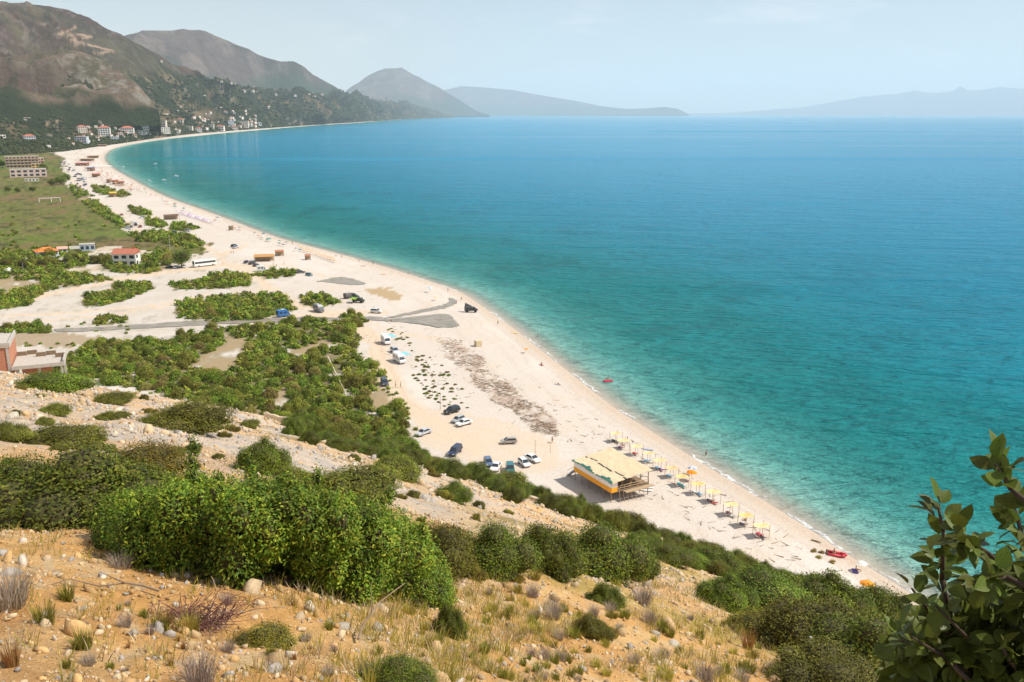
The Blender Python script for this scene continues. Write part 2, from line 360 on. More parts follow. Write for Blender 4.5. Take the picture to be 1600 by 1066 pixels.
seab = nd('ShaderNodeMapRange'); seab.inputs[1].default_value = 14; seab.inputs[2].default_value = 40; L.new(a_s.outputs['Fac'], seab.inputs[0])
seaf = nd('ShaderNodeMapRange'); seaf.inputs[1].default_value = 110; seaf.inputs[2].default_value = 300; seaf.inputs[3].default_value = 1; seaf.inputs[4].default_value = .12; L.new(a_s.outputs['Fac'], seaf.inputs[0])
pm = nd('ShaderNodeMix'); pm.inputs[2].default_value = 1.0; L.new(math_n('MULTIPLY', seab.outputs[0], seaf.outputs[0]), pm.inputs[0]); L.new(patch.outputs[0], pm.inputs[3])
sc_ = nd('ShaderNodeVectorMath', operation='SCALE'); L.new(cr.outputs[0], sc_.inputs[0]); L.new(pm.outputs[0], sc_.inputs['Scale'])
# foam where the ripples break on the pebbles
fn = noise_n(.22, 5); fpos = math_n('MULTIPLY_ADD', fn, -5.0, 3.6)
fo = math_n('ABSOLUTE', math_n('SUBTRACT', a_s.outputs['Fac'], fpos)); foam = nd('ShaderNodeMapRange'); foam.inputs[1].default_value = .75; foam.inputs[2].default_value = .15; L.new(fo, foam.inputs[0])
gate = nd('ShaderNodeMapRange'); gate.inputs[1].default_value = .46; gate.inputs[2].default_value = .56; L.new(noise_n(.045, 2), gate.inputs[0])
fm = math_n('MULTIPLY', foam.outputs[0], gate.outputs[0])
cm = nd('ShaderNodeMixRGB'); cm.inputs[2].default_value = (.85, .87, .86, 1); L.new(fm, cm.inputs[0]); L.new(sc_.outputs[0], cm.inputs[1]); L.new(cm.outputs[0], p.inputs['Base Color'])
w1 = noise_n(.30, 5, (R(-32), (.40, 1.25, 1)), .58); w2 = noise_n(.05, 4, (R(-20), (.3, 1, 1)))
hgt = math_n('ADD', math_n('MULTIPLY', w1, 1.0), math_n('MULTIPLY', w2, 2.5))
bp = nd('ShaderNodeBump'); bp.inputs['Strength'].default_value = 1.0; bp.inputs['Distance'].default_value = 6.5; L.new(hgt, bp.inputs['Height']); L.new(bp.outputs[0], p.inputs['Normal'])
calm = nd('ShaderNodeMapRange'); calm.inputs[1].default_value = .56; calm.inputs[2].default_value = .66; calm.inputs[3].default_value = .10; calm.inputs[4].default_value = .22; L.new(noise_n(.0016, 4, (R(-8), (.22, 2.2, 1))), calm.inputs[0])
L.new(calm.outputs[0], p.inputs['Roughness']); p.inputs['IOR'].default_value = 1.33
slick = nd('ShaderNodeMapRange'); slick.inputs[1].default_value = .57; slick.inputs[2].default_value = .66; slick.inputs[3].default_value = .003; slick.inputs[4].default_value = .035; L.new(noise_n(.0022, 5, (R(-14), (.22, 1.9, 1))), slick.inputs[0]); L.new(slick.outputs[0], p.inputs['Specular IOR Level'])
al = nd('ShaderNodeMapRange'); al.inputs[1].default_value = -.5; al.inputs[2].default_value = 9; al.inputs[3].default_value = .15; al.inputs[4].default_value = 1; L.new(a_s.outputs['Fac'], al.inputs[0])
L.new(math_n('MAXIMUM', al.outputs[0], fm), p.inputs['Alpha'])
sme.materials.append(ms); obj('sea', sme, kind='structure', label='turquoise to deep blue sea with small ripples')

# ------------------------------------------------------------------ near hillside under the camera
CREST = [(-1400, 470), (-500, 540), (-200, 565), (0, 582), (100, 598), (200, 614), (300, 630), (400, 648), (500, 672), (600, 702), (700, 735), (800, 768), (900, 800), (1000, 832), (1100, 868), (1200, 902), (1300, 928), (1400, 952), (1500, 975), (1600, 995), (2400, 1140)]
_cx = np.linspace(-1400, 2400, 300); _cyy = interp(CREST, _cx); _rx, _ry, _rz = ray(_cx, _cyy)
C_AZ, C_TAN = np.arctan2(_rx, _ry), -_rz / np.hypot(_rx, _ry)
DC, EYE = 110.0, 2.25
def hill_z(x, y, detail=True):
    x = np.asarray(x, float); y = np.asarray(y, float); D = np.hypot(x, y); a = np.arctan2(x, y)
    t = np.interp(a, C_AZ, C_TAN); lo = C_AZ[0]; t = np.where(a < lo, C_TAN[0] - (lo - a) * .35, t)
    z = CAMZ - D * t - EYE * (1 - D / DC) * (D < DC) - .0010 * np.maximum(D - DC, 0) ** 2
    z = z + (fbm(x / 9, y / 9, 3, 40) - .5) * np.clip(D / 14, 0, 1) * 1.0 * np.clip((150 - D) / 90, .3, 1)
    z = z + (fbm(x / 2.3, y / 2.3, 3, 44) - .5) * .42 * np.clip(D / 8, .3, 1)
    if detail: z = z + (fbm(x / .35, y / .35, 3, 47) - .5) * .15
    return z
def hill_hit(px, py):
    dx, dy, dz = (float(q) for q in ray(px, py)); h = math.hypot(dx, dy)
    D = np.geomspace(1.5, 240, 1500); x = dx / h * D; y = dy / h * D; z = CAMZ + dz / h * D
    under = hill_z(x, y, False) >= z
    if not under.any(): return None
    i = int(np.argmax(under)); return float(x[i]), float(y[i]), float(hill_z(x[i], y[i]))
def place(px, py):
    if py > interp(CREST, px) - 14:
        q = hill_hit(px, py)
        if q and (q[2] > 2.2): return q
    x, y, z = ground(px, py); return float(x), float(y), float(z)
def at_dist(px, py, D):
    dx, dy, dz = (float(q) for q in ray(px, py)); h = math.hypot(dx, dy); return Vector((dx / h * D, dy / h * D, CAMZ + dz / h * D))

az = np.linspace(R(-80), R(85), 560); rr = np.concatenate([[.3, .7], np.geomspace(1.1, 330, 330)])
A, RR = np.meshgrid(az, rr); HX, HY = RR * np.sin(A), RR * np.cos(A); HZ = hill_z(HX, HY)
h1 = fbm(HX / 5, HY / 5, 4, 51); h2 = fbm(HX / 1.2, HY / 1.2, 4, 52); h3 = fbm(HX / .25, HY / .25, 3, 53); h4 = fbm(HX / 16, HY / 16, 3, 54)
SOIL = (.62, .345, .125)
hc = np.ones(HX.shape + (3,)) * np.array(SOIL)
hc = mixc(hc, (.70, .46, .21), np.clip((h2 - .45) * 4, 0, 1) * .8); hc = mixc(hc, (.40, .20, .08), np.clip((h1 - .55) * 5, 0, .7)); hc = mixc(hc, (.64, .47, .28), np.clip((h3 - .58) * 6, 0, .8))
HPX, HPY = project(HX, HY, HZ)
scree = np.clip((RR - 17) / 10, 0, 1) * np.clip((1050 - HPX) / 400, .25, 1)
hc = mixc(hc, (.56, .46, .36), scree * np.clip((h4 - .30) * 5, .25, .95)); hc = mixc(hc, (.42, .38, .34), scree * np.clip((h2 - .52) * 7, 0, .8)); hc = mixc(hc, (.54, .36, .20), scree * np.clip((h1 - .52) * 6, 0, .85))
gr = np.clip((HPX - 650) / 250, 0, 1) * np.clip((h1 - .42) * 5, 0, .75) * (RR < 45); hc = mixc(hc, (.42, .31, .09), gr)
hc = mixc(hc, (.16, .14, .05), np.clip((h1 * .6 + h2 * .4 - .60) * 9, 0, .7) * np.clip((RR - 25) / 20, 0, 1))
idx = np.arange(A.size).reshape(A.shape)
fa = np.stack([idx[:-1, :-1], idx[1:, :-1], idx[1:, 1:], idx[:-1, 1:]], -1).reshape(-1, 4)[:, ::-1]; fa = fa[(HZ.ravel()[fa] > -6).all(1)]
used = np.unique(fa); rem = np.full(A.size, -1); rem[used] = np.arange(len(used))
mh = mat('hill_soil', rough=.97, var=.22, scale=5, attr=True, bump=.9, bscale=16, spec=.08)
obj('hillside', raw_mesh('hillside', np.stack([HX, HY, HZ], -1).reshape(-1, 3)[used], rem[fa], hc.reshape(-1, 3)[used], (mh,), smooth=True), kind='structure', label='steep stony hillside of ochre soil and pale scree')

# ------------------------------------------------------------------ mountains
def loft(name, xs, lines, nsub, amp, nscale, seed, colfn, label, skyrough=.25, backdrop=(900, -260)):
    P = []
    for yl, dl in lines:
        yy = interp(yl, xs); dx, dy, dz = ray(xs, yy); h = np.hypot(dx, dy)
        D = interp(dl, xs) if dl != 'plain' else (CAMZ - 2) / np.maximum(-dz / h, 1e-4)
        P.append(np.stack([dx / h * D, dy / h * D, CAMZ + dz / h * D], -1))
    rowsP = []; w = []
    for k in range(len(P) - 1):
        for t in np.linspace(0, 1, nsub[k], endpoint=False): rowsP.append(P[k] * (1 - t) + P[k + 1] * t); w.append(k + t)
    rowsP.append(P[-1]); w.append(len(P) - 1)
    V = np.array(rowsP); w = np.array(w) / (len(P) - 1)
    z0 = V[0, :, 2][None]; hgt = np.maximum(V[..., 2] - z0, 0)
    rg = ridged(V[..., 0] / nscale, V[..., 1] / nscale, 5, seed) - .5
    env = np.minimum(hgt / 120.0, 1) * np.where(w[:, None] > .9, skyrough + (1 - skyrough) * (1 - w[:, None]) / .1, 1)
    V[..., 2] += rg * amp * env
    ctop = V[-1].copy(); hor = np.hypot(ctop[:, 0], ctop[:, 1]); b1 = ctop.copy(); b1[:, :2] *= (1 + backdrop[0] / hor)[:, None]; b1[:, 2] += backdrop[1]
    b2 = b1.copy(); b2[:, :2] *= 1.12; b2[:, 2] = -5
    V = np.concatenate([V, b1[None], b2[None]]); w = np.concatenate([w, [1.0, 1.0]])
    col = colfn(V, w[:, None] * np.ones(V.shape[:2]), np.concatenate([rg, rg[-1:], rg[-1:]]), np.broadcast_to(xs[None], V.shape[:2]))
    m, k = V.shape[:2]; idx = np.arange(m * k).reshape(m, k)
    fa = np.stack([idx[:-1, :-1], idx[:-1, 1:], idx[1:, 1:], idx[1:, :-1]], -1).reshape(-1, 4)
    mm = mat('mountain_scrub', rough=.97, var=.3, scale=.012, attr=True, bump=45, bscale=.014, spec=.05)
    obj(name, raw_mesh(name, V.reshape(-1, 3), fa, col.reshape(-1, 3), (mm,), smooth=True), kind='structure', label=label)
    return V[:-2]
BROWN, MAUVE, GREEN, ROCK = (.105, .068, .052), (.085, .056, .050), (.030, .042, .018), (.25, .21, .18)
def col_near(V, w, rg, xs):
    x, y, z = V[..., 0], V[..., 1], V[..., 2]
    a = fbm(x / 400, y / 400, 4, 61); b = fbm(x / 90, y / 90, 4, 62); c = fbm(x / 30, y / 30, 3, 63)
    col = np.ones(V.shape) * np.array(BROWN); col = mixc(col, MAUVE, np.clip((a - .4) * 4, 0, 1)); col = mixc(col, (.12, .105, .06), np.clip((b - .45) * 4, 0, .8)); col = mixc(col, ROCK, np.clip((c - .62) * 6, 0, .5))
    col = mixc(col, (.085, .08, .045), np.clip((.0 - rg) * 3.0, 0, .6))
    top = np.interp(xs, [-400, 0, 60, 200, 300, 400, 560, 720], [150, 165, 180, 260, 330, 420, 560, 700])
    k = np.clip((top + (a - .5) * 200 + (b - .5) * 120 - z) / 40, 0, 1)
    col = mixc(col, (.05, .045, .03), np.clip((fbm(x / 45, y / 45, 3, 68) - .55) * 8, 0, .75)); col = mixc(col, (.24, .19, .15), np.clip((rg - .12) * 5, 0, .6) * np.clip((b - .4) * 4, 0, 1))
    col = mixc(col, GREEN, k); col = mixc(col, (.20, .15, .085), k * np.clip((b - .60) * 9, 0, .85)); col = mixc(col, (.33, .27, .20), k * np.clip((c - .70) * 9, 0, .8))
    ppx, ppy = project(x, y, z)
    for line in ([(118, 43), (104, 50), (90, 54), (108, 55), (128, 54), (143, 58), (122, 61), (106, 64), (125, 67), (150, 73), (177, 80), (160, 82), (145, 84)], [(72, 193), (90, 188), (105, 185), (120, 182)], [(292, 172), (298, 180), (306, 188), (318, 194)]): col = mixc(col, (.40, .28, .20), np.clip(1.9 - pl_dist(ppx, ppy, line), 0, 1) * .85)
    return col
def col_far(V, w, rg, xs):
    x, y, z = V[..., 0], V[..., 1], V[..., 2]
    a = fbm(x / 900, y / 900, 4, 71); b = fbm(x / 200, y / 200, 4, 72)
    col = np.ones(V.shape) * np.array((.105, .075, .066)); col = mixc(col, (.05, .046, .036), np.clip((a - .45) * 4, 0, .8)); col = mixc(col, (.20, .155, .13), np.clip((b - .55) * 5, 0, .6))
    return mixc(col, (.05, .07, .045), np.clip((500 + (a - .5) * 380 - z) / 120, 0, 1))
xsA = np.concatenate([np.arange(-420, 0, 6.), np.arange(0, 330, 2.), np.arange(330, 712, 3.)])
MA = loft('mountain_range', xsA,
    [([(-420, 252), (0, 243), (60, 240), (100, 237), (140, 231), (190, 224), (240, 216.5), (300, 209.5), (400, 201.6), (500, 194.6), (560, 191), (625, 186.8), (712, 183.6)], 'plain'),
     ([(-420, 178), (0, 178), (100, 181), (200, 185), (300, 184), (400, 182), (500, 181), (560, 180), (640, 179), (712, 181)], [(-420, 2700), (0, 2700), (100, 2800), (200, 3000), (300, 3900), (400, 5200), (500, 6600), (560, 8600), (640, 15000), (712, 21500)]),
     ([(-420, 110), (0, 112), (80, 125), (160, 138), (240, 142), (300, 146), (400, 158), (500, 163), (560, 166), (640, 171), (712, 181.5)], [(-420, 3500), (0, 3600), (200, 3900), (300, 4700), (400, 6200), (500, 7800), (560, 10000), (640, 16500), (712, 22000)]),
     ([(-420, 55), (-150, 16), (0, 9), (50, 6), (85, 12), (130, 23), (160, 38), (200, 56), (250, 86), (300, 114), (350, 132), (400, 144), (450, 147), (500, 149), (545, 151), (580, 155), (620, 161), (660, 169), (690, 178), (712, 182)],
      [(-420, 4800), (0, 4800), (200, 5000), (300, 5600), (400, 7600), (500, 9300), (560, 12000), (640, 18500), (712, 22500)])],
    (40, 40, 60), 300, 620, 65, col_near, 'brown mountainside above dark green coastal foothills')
def col_knoll(V, w, rg, xs):
    x, y, z = V[..., 0], V[..., 1], V[..., 2]; b = fbm(x / 60, y / 60, 4, 81); c = fbm(x / 18, y / 18, 3, 82)
    col = np.ones(V.shape) * np.array((.18, .13, .09)); col = mixc(col, (.11, .10, .055), np.clip((b - .42) * 5, 0, .8)); col = mixc(col, (.28, .255, .215), np.clip((c - .52) * 6, 0, .7) * np.clip((xs - 70) / 40, 0, 1) * (w > .6)); return mixc(col, GREEN, np.clip((.58 - w + (b - .5) * .4) * 6, 0, 1))
MK = loft('rocky_knoll', np.arange(-200, 252, 2.5),
    [([(-200, 200), (0, 200), (100, 200), (252, 196)], [(-200, 2800), (0, 2850), (252, 3000)]), ([(-200, 155), (0, 148), (100, 155), (200, 160), (252, 172)], [(-200, 2950), (0, 3000), (252, 3020)]), ([(-200, 110), (-60, 95), (0, 88), (60, 80), (90, 76), (125, 80), (155, 94), (185, 110), (215, 134), (235, 156), (245, 172), (252, 188)], [(-200, 3400), (0, 3400), (160, 3300), (252, 3000)])],
    (10, 44), 50, 260, 83, col_knoll, 'pale rocky knoll below the brown mountain', .3, (300, -60))
M2 = loft('far_mountain', np.arange(140, 600, 3.),
    [([(140, 165), (600, 172)], [(140, 8200), (600, 11500)]), ([(140, 120), (300, 125), (450, 145), (600, 170)], [(140, 8900), (600, 12000)]),
     ([(140, 75), (200, 55), (240, 50), (285, 46), (320, 48), (350, 59), (400, 83), (440, 97), (465, 99), (500, 118), (545, 143), (580, 160), (600, 168)], [(140, 10500), (450, 11000), (600, 13500)])],
    (30, 44), 620, 1700, 91, col_far, 'rounded hazy mountain behind the first range')
M3 = loft('far_peak', np.arange(500, 766, 2.5),
    [([(500, 182), (766, 181.6)], [(500, 20000), (766, 24000)]), ([(500, 172), (545, 141), (580, 119), (603, 110), (628, 110), (660, 126), (690, 142), (720, 158), (745, 173), (766, 180)], [(500, 25000), (640, 25500), (766, 25000)])],
    (44,), 480, 3000, 95, col_far, 'pointed peak rising from the sea beyond the foothills')
M4 = loft('headland', np.arange(660, 1080, 3.),
    [([(660, 180.6), (1080, 180.2)], [(660, 36000), (1080, 38000)]), ([(660, 150), (690, 142), (720, 135), (760, 137), (800, 141), (850, 150), (900, 158), (940, 166), (980, 170.5), (1010, 169), (1040, 167), (1060, 170), (1075, 178), (1080, 180)], [(660, 41000), (1080, 39000)])],
    (30,), 260, 3500, 97, col_far, 'low blue headland running out into the sea', .15, (2500, -400))
M5 = loft('island', np.arange(1040, 2000, 5.),
    [([(1040, 179.6), (2000, 179.6)], [(1040, 56000), (2000, 56000)]), ([(1040, 178.5), (1150, 176), (1250, 168), (1300, 160), (1350, 151), (1400, 147), (1430, 142), (1460, 146), (1488, 143), (1500, 135), (1515, 142), (1540, 140), (1560, 136), (1600, 139), (1700, 146), (1800, 150), (1900, 165), (2000, 178)], [(1040, 61000), (2000, 61000)])],
    (26,), 300, 5000, 99, col_far, 'distant pale island on the horizon', .12, (2500, -400))
AF = MA.reshape(-1, 3); APX, APY = project(AF[:, 0], AF[:, 1], AF[:, 2])
KF = MK.reshape(-1, 3); KPX, KPY = project(KF[:, 0], KF[:, 1], KF[:, 2])
def slope_at(px, py):
    """point of the foothills seen at a pixel"""
    d = (APX - px) ** 2 + ((APY - py) * 2) ** 2 + AF[:, 1] * 2e-4; return Vector(AF[int(np.argmin(d))])
def surf_lookup(PX, PY, V, px, py):
    d = (PX - px) ** 2 + (PY - py) ** 2; i = np.argpartition(d, 4)[:4]; wt = 1 / (d[i] + .05); return Vector((V[i] * wt[:, None]).sum(0) / wt.sum())

# woods on the foothills: a far mass of tree crowns
k = (APX > -330) & (APX < 640) & (AF[:, 2] < 420)
base_i = np.where(k)[0]; cell = np.zeros(len(AF)); 
dpx = np.gradient(MA[..., 0], axis=1).reshape(-1); dpy = np.gradient(MA[..., 1], axis=0).reshape(-1); dxx = np.gradient(MA[..., 0], axis=0).reshape(-1); dyy = np.gradient(MA[..., 1], axis=1).reshape(-1)
area = np.abs(dpx * dpy - dxx * dyy); D_ = np.hypot(AF[:, 0], AF[:, 1])
dens = fbm(AF[:, 0] / 160, AF[:, 1] / 160, 3, 111); lim = np.interp(APX, [-330, 0, 60, 200, 300, 400, 560, 640], [150, 160, 170, 230, 280, 330, 400, 450])
wgt = np.where(k & (AF[:, 2] < lim) & (dens > .36), area / (D_ / 2000) ** 2.0, 0); wgt[AF[:, 2] < 2.5] *= .3
def pick(n):
    i = rng.choice(len(AF), n, p=wgt / wgt.sum()); c = AF[i].copy()
    c[:, 0] += (rng.random(n) - .5) * np.abs(dpx[i]) * 1.2; c[:, 1] += (rng.random(n) - .5) * np.abs(dpy[i]) * 1.2; return c, i
def blobs(name, C, rad, colr, label, mname, sub=ICO0, flat=.8):
    v0, f0 = sub; n = len(C)
    jit = 1 + (rng.random((n, len(v0), 1)) - .5) * .7
    V = C[:, None, :] + v0[None] * jit * rad[:, None, None] * np.array([1, 1, flat]); Fa = (f0[None] + (np.arange(n) * len(v0))[:, None, None]).reshape(-1, 3)
    cl = np.repeat(colr, len(v0), axis=0) * (1 + (rng.random((n * len(v0), 1)) - .5) * .5)
    return obj(name, raw_mesh(name, V.reshape(-1, 3), Fa, cl, (mat(mname, rough=.95, var=.35, scale=.25, attr=True, spec=.1),)), kind='stuff', label=label)
C, ii = pick(13500); rad = rng.uniform(2.2, 5.0, len(C)) * np.clip(D_[ii] / 2600, .8, 2.6); C[:, 2] += rad * .3
cl = np.array(GREEN)[None] * rng.uniform(.55, 1.5, (len(C), 1)) + rng.random((len(C), 1)) * np.array([[.02, .018, .004]])
blobs('olive_groves', C, rad, cl, 'dark green woods and olive groves covering the foothills', 'grove_leaf')

# ------------------------------------------------------------------ foliage generators
def leaf_cloud(lobes, n, L_, W_, seed, cols, inner=.86, droop=.0, keep_low=-.25, zmin=.02):
    g = np.random.default_rng(seed); c = np.array([l[0] for l in lobes]); r = np.array([l[1] for l in lobes], float)
    if r.ndim == 1: r = np.repeat(r[:, None], 3, 1)
    ar = (r.prod(1)) ** (2 / 3); li = g.choice(len(lobes), int(n * 2.2), p=ar / ar.sum())
    d = g.normal(size=(len(li), 3)); d /= np.linalg.norm(d, axis=1)[:, None]
    pz = d[:, 2] > keep_low - g.random(len(li)) * .5; d = d[pz]; li = li[pz]
    rad = g.uniform(.78, 1.08, len(li)) + (g.random(len(li)) < .22) * g.uniform(0, .45, len(li)); P = c[li] + d * r[li] * rad[:, None]
    ins = np.zeros(len(P), bool)
    for j in range(len(lobes)):
        q = (P - c[j]) / (r[j] * inner); ins |= ((q * q).sum(1) < 1) & (li != j)
    ins |= P[:, 2] < zmin
    P, d, li = P[~ins][:n], d[~ins][:n], li[~ins][:n]; m = len(P)
    nn = d + g.normal(size=(m, 3)) * .42; nn[:, 2] += .5; nn /= np.linalg.norm(nn, axis=1)[:, None]
    t = g.normal(size=(m, 3)) + d * .6; t[:, 2] += .5; t -= nn * (t * nn).sum(1)[:, None] * .8; t /= np.linalg.norm(t, axis=1)[:, None] + 1e-9
    s = np.cross(nn, t); s /= np.linalg.norm(s, axis=1)[:, None] + 1e-9
    l = L_ * g.uniform(.5, 1.5, (m, 1)); w = W_ * g.uniform(.7, 1.3, (m, 1))
    V = np.stack([P, P + t * l * .55 + s * w * .5 + nn * w * .12, P + t * l, P + t * l * .5 - s * w * .5 + nn * w * .12], 1).reshape(-1, 3)
    Fq = np.arange(m * 4).reshape(m, 4)
    cc = np.array(cols); ci = g.choice(len(cc), m); lobev = g.uniform(.6, 1.35, len(lobes))
    col = cc[ci] * g.uniform(.7, 1.3, (m, 1)) * lobev[li][:, None]
    return V, Fq, np.repeat(col, 4, 0)
def core_mesh(lobes, sub, k, seed, zmin=-.15):  # closed lumps inside the leaves: block see-through and darken the gaps
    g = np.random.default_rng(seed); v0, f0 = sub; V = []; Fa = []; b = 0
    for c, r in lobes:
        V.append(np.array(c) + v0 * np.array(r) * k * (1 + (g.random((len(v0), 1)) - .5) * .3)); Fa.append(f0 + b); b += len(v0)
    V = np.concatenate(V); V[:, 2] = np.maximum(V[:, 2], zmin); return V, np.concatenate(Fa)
def dome_lobes(w, d, h, n, seed, rk=.32):
    g = np.random.default_rng(seed); out = []; bump = g.uniform(.62, 1.0, 9)
    for i in range(n):
        a = g.random() * 6.283; e = math.acos(1 - g.random() * .98); q = (.50 + .45 * g.random()) * bump[int(a / 6.2832 * 9) % 9]
        x = math.cos(a) * math.sin(e) * w / 2 * q; y = math.sin(a) * math.sin(e) * d / 2 * q; z = math.cos(e) * h * q * .85 + h * .06
        r = min(w, d, h * 1.4) * rk * g.uniform(.45, 1.1); out.append(((x, y, z), (r * 1.1, r * 1.1, r * .95)))
    out.append(((0, 0, h * .25), (w * .28, d * .28, h * .34))); return out
GREENS = [(.125, .175, .015), (.165, .210, .018), (.095, .138, .014), (.230, .235, .024)]
OLIVES = [(.175, .180, .020), (.135, .155, .018), (.215, .200, .024), (.150, .130, .024)]
YELLOW = [(.22, .19, .022), (.28, .21, .025), (.16, .15, .02)]
ML = mat('shrub_leaf', rough=.6, var=.25, scale=1.2, attr=True, rand=.45, transl=.22, spec=.25)
M_CORE = mat('shrub_twigs', (.065, .058, .022), .95, .4, 4)  # dark twig brown, stands in for the shade between leaves
def shrub_meshes(name, w, d, h, nl, n, L_, W_, seed, cols, sub=ICO1, rk=.32):
    lb = dome_lobes(w, d, h, nl, seed, rk); V, Fq, cl = leaf_cloud(lb, n, L_, W_, seed, cols)
    cv, cf = core_mesh(lb, sub, .82, seed)
    dark_core = raw_mesh(name + '_dark_core', cv, cf, mats=(M_CORE,)); lo_, hi_ = np.percentile(V, 1, axis=0), np.percentile(V, 99, axis=0)
    dark_core['dims'] = [float(hi_[0] - lo_[0]), float(hi_[1] - lo_[1]), float(hi_[2])]
    return raw_mesh(name + '_foliage', V, Fq, cl, (ML,)), dark_core
def single_shrub_mesh(name, w, d, h, nl, n, L_, W_, seed, cols, rk=.34):
    lb = dome_lobes(w, d, h, nl, seed, rk); V, Fq, cl = leaf_cloud(lb, n, L_, W_, seed, cols); cv, cf = core_mesh(lb, ICO0, .84, seed)
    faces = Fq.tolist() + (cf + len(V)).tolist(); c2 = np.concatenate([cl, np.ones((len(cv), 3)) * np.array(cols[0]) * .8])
    return raw_mesh(name, np.concatenate([V, cv]), faces, c2, (ML,))
def put_shrub(pair, loc, sc, rz, label, group=None, name='shrub', cat='shrub'):
    e = obj(name, None, loc=loc, rz=rz, sc=sc, label=label, cat=cat, group=group); obj('foliage', pair[0], e); obj('dark_core', pair[1], e); return e  # second part is a dark filler core, painted shade inside the shrub

# ---- scrub on the plain
FAR = [single_shrub_mesh('plain_shrub', 3.6, 3.2, 2.0, 17, 2000, .32, .17, 200 + i, [tuple(q * 1.2 for q in c) for c in ([(.22, .17, .05), (.18, .15, .04), (.25, .21, .05)] if i == 5 else OLIVES if i % 2 else GREENS)], .33) for i in range(6)]
cand = []
for ti, t in enumerate(THICKETS):
    x0, x1 = min(q[0] for q in t), max(q[0] for q in t); y0, y1 = min(q[1] for q in t), max(q[1] for q in t)
    x0 = max(x0, -60)
    tries = min(int((x1 - x0) * (y1 - y0) * .35) + 60, 9000)
    px = rng.uniform(x0, x1, tries); py = rng.uniform(y0, y1, tries); ins = inpoly(px, py, t); px, py = px[ins], py[ins]
    gx, gy, gz = ground(px, py); keepn = fbm(gx / 30, gy / 30, 4, 1); kd = pl_dist(px, py, [(512, 556), (541, 616)])
    sel = []
    for a, b, X, Y, Z, kn, dd_ in zip(px, py, gx, gy, gz, keepn, kd):
        if kn > .70 or dd_ < 6: continue
        s = rnd.uniform(.55, 1.25) * (1.0 if b > 420 else 1.35)
        if all((X - q[0]) ** 2 + (Y - q[1]) ** 2 > (1.35 * (s + q[3])) ** 2 for q in sel[-600:]): sel.append((X, Y, Z, s, a, b))
    cand += sel
# scattered single bushes on the river bed and behind the beach
pa, pb = rng.uniform(-40, 560, 2200), rng.uniform(418, 545, 2200); QX, QY, QZ = ground(pa, pb)
kk = fbm(QX / 14, QY / 14, 3, 131) > .57
for t, w in TRACKS: kk &= pl_dist(pa, pb, t, 1.6) > w * .7 + 3
cand += [(QX[i], QY[i], QZ[i], rnd.uniform(.15, .45), pa[i], pb[i]) for i in np.where(kk)[0]]
pa, pb = rng.uniform(-60, 330, 1500), rng.uniform(286, 400, 1500); QX, QY, QZ = ground(pa, pb)
kk = inpoly(pa, pb, FIELDS[0]) & (fbm(QX / 40, QY / 40, 3, 133) + (pb - 340) * .0015 > .53)
cand += [(QX[i], QY[i], QZ[i], rnd.uniform(.3, .9), pa[i], pb[i]) for i in np.where(kk)[0]]
for t in THICKETS[:12]:
    q0 = np.array(t, float); q1 = np.roll(q0, -1, 0); n_ = int(np.hypot(*(q1 - q0).T).sum() / 2.2); seg = rng.integers(0, len(t), n_); u_ = rng.random((n_, 1)); pp = q0[seg] * (1 - u_) + q1[seg] * u_ + rng.normal(size=(n_, 2)) * (7, 3.0)
    EXx, EYy, EZz = ground(pp[:, 0], pp[:, 1]); cand += [(EXx[i], EYy[i], EZz[i], rnd.uniform(.12, .42), pp[i, 0], pp[i, 1]) for i in range(n_) if -60 < pp[i, 0]]
cand.sort(key=lambda q: -q[3] * (q[5] - 178))
print('plain shrubs', len(cand))
WHERE = ['in the large thicket below the stony slope', 'in the thicket beside the brick terrace', 'in the thicket behind the blue camper', 'in the clump beside the dark motorhome', 'in the clump by the stream pools', 'in the scrub below the campsite', 'on the gravel between track and river bed', 'between the coach and the river bed', 'on the green verge by the small camper', 'around the red roofed house', 'among the campsite tents', 'along the meadow edge behind the coach']
for i, (X, Y, Z, s, a, b) in enumerate(cand[:285]):
    wh = next((WHERE[k] for k in range(12) if inpoly([a], [b], THICKETS[k])[0]), 'beside the coast road and back beach'); tone = 'brownish' if i % 6 == 5 else 'olive toned' if i % 2 else 'fresh green'
    obj('scrub_bush', FAR[i % 6], loc=(X, Y, Z - .1), rz=rnd.uniform(0, 6.28), sc=(s * rnd.uniform(.85, 1.2), s * rnd.uniform(.85, 1.2), s * rnd.uniform(.65, 1.5)), label=tone + ' scrub bush ' + wh, cat='bush', group=tone + ' scrub bushes ' + wh)
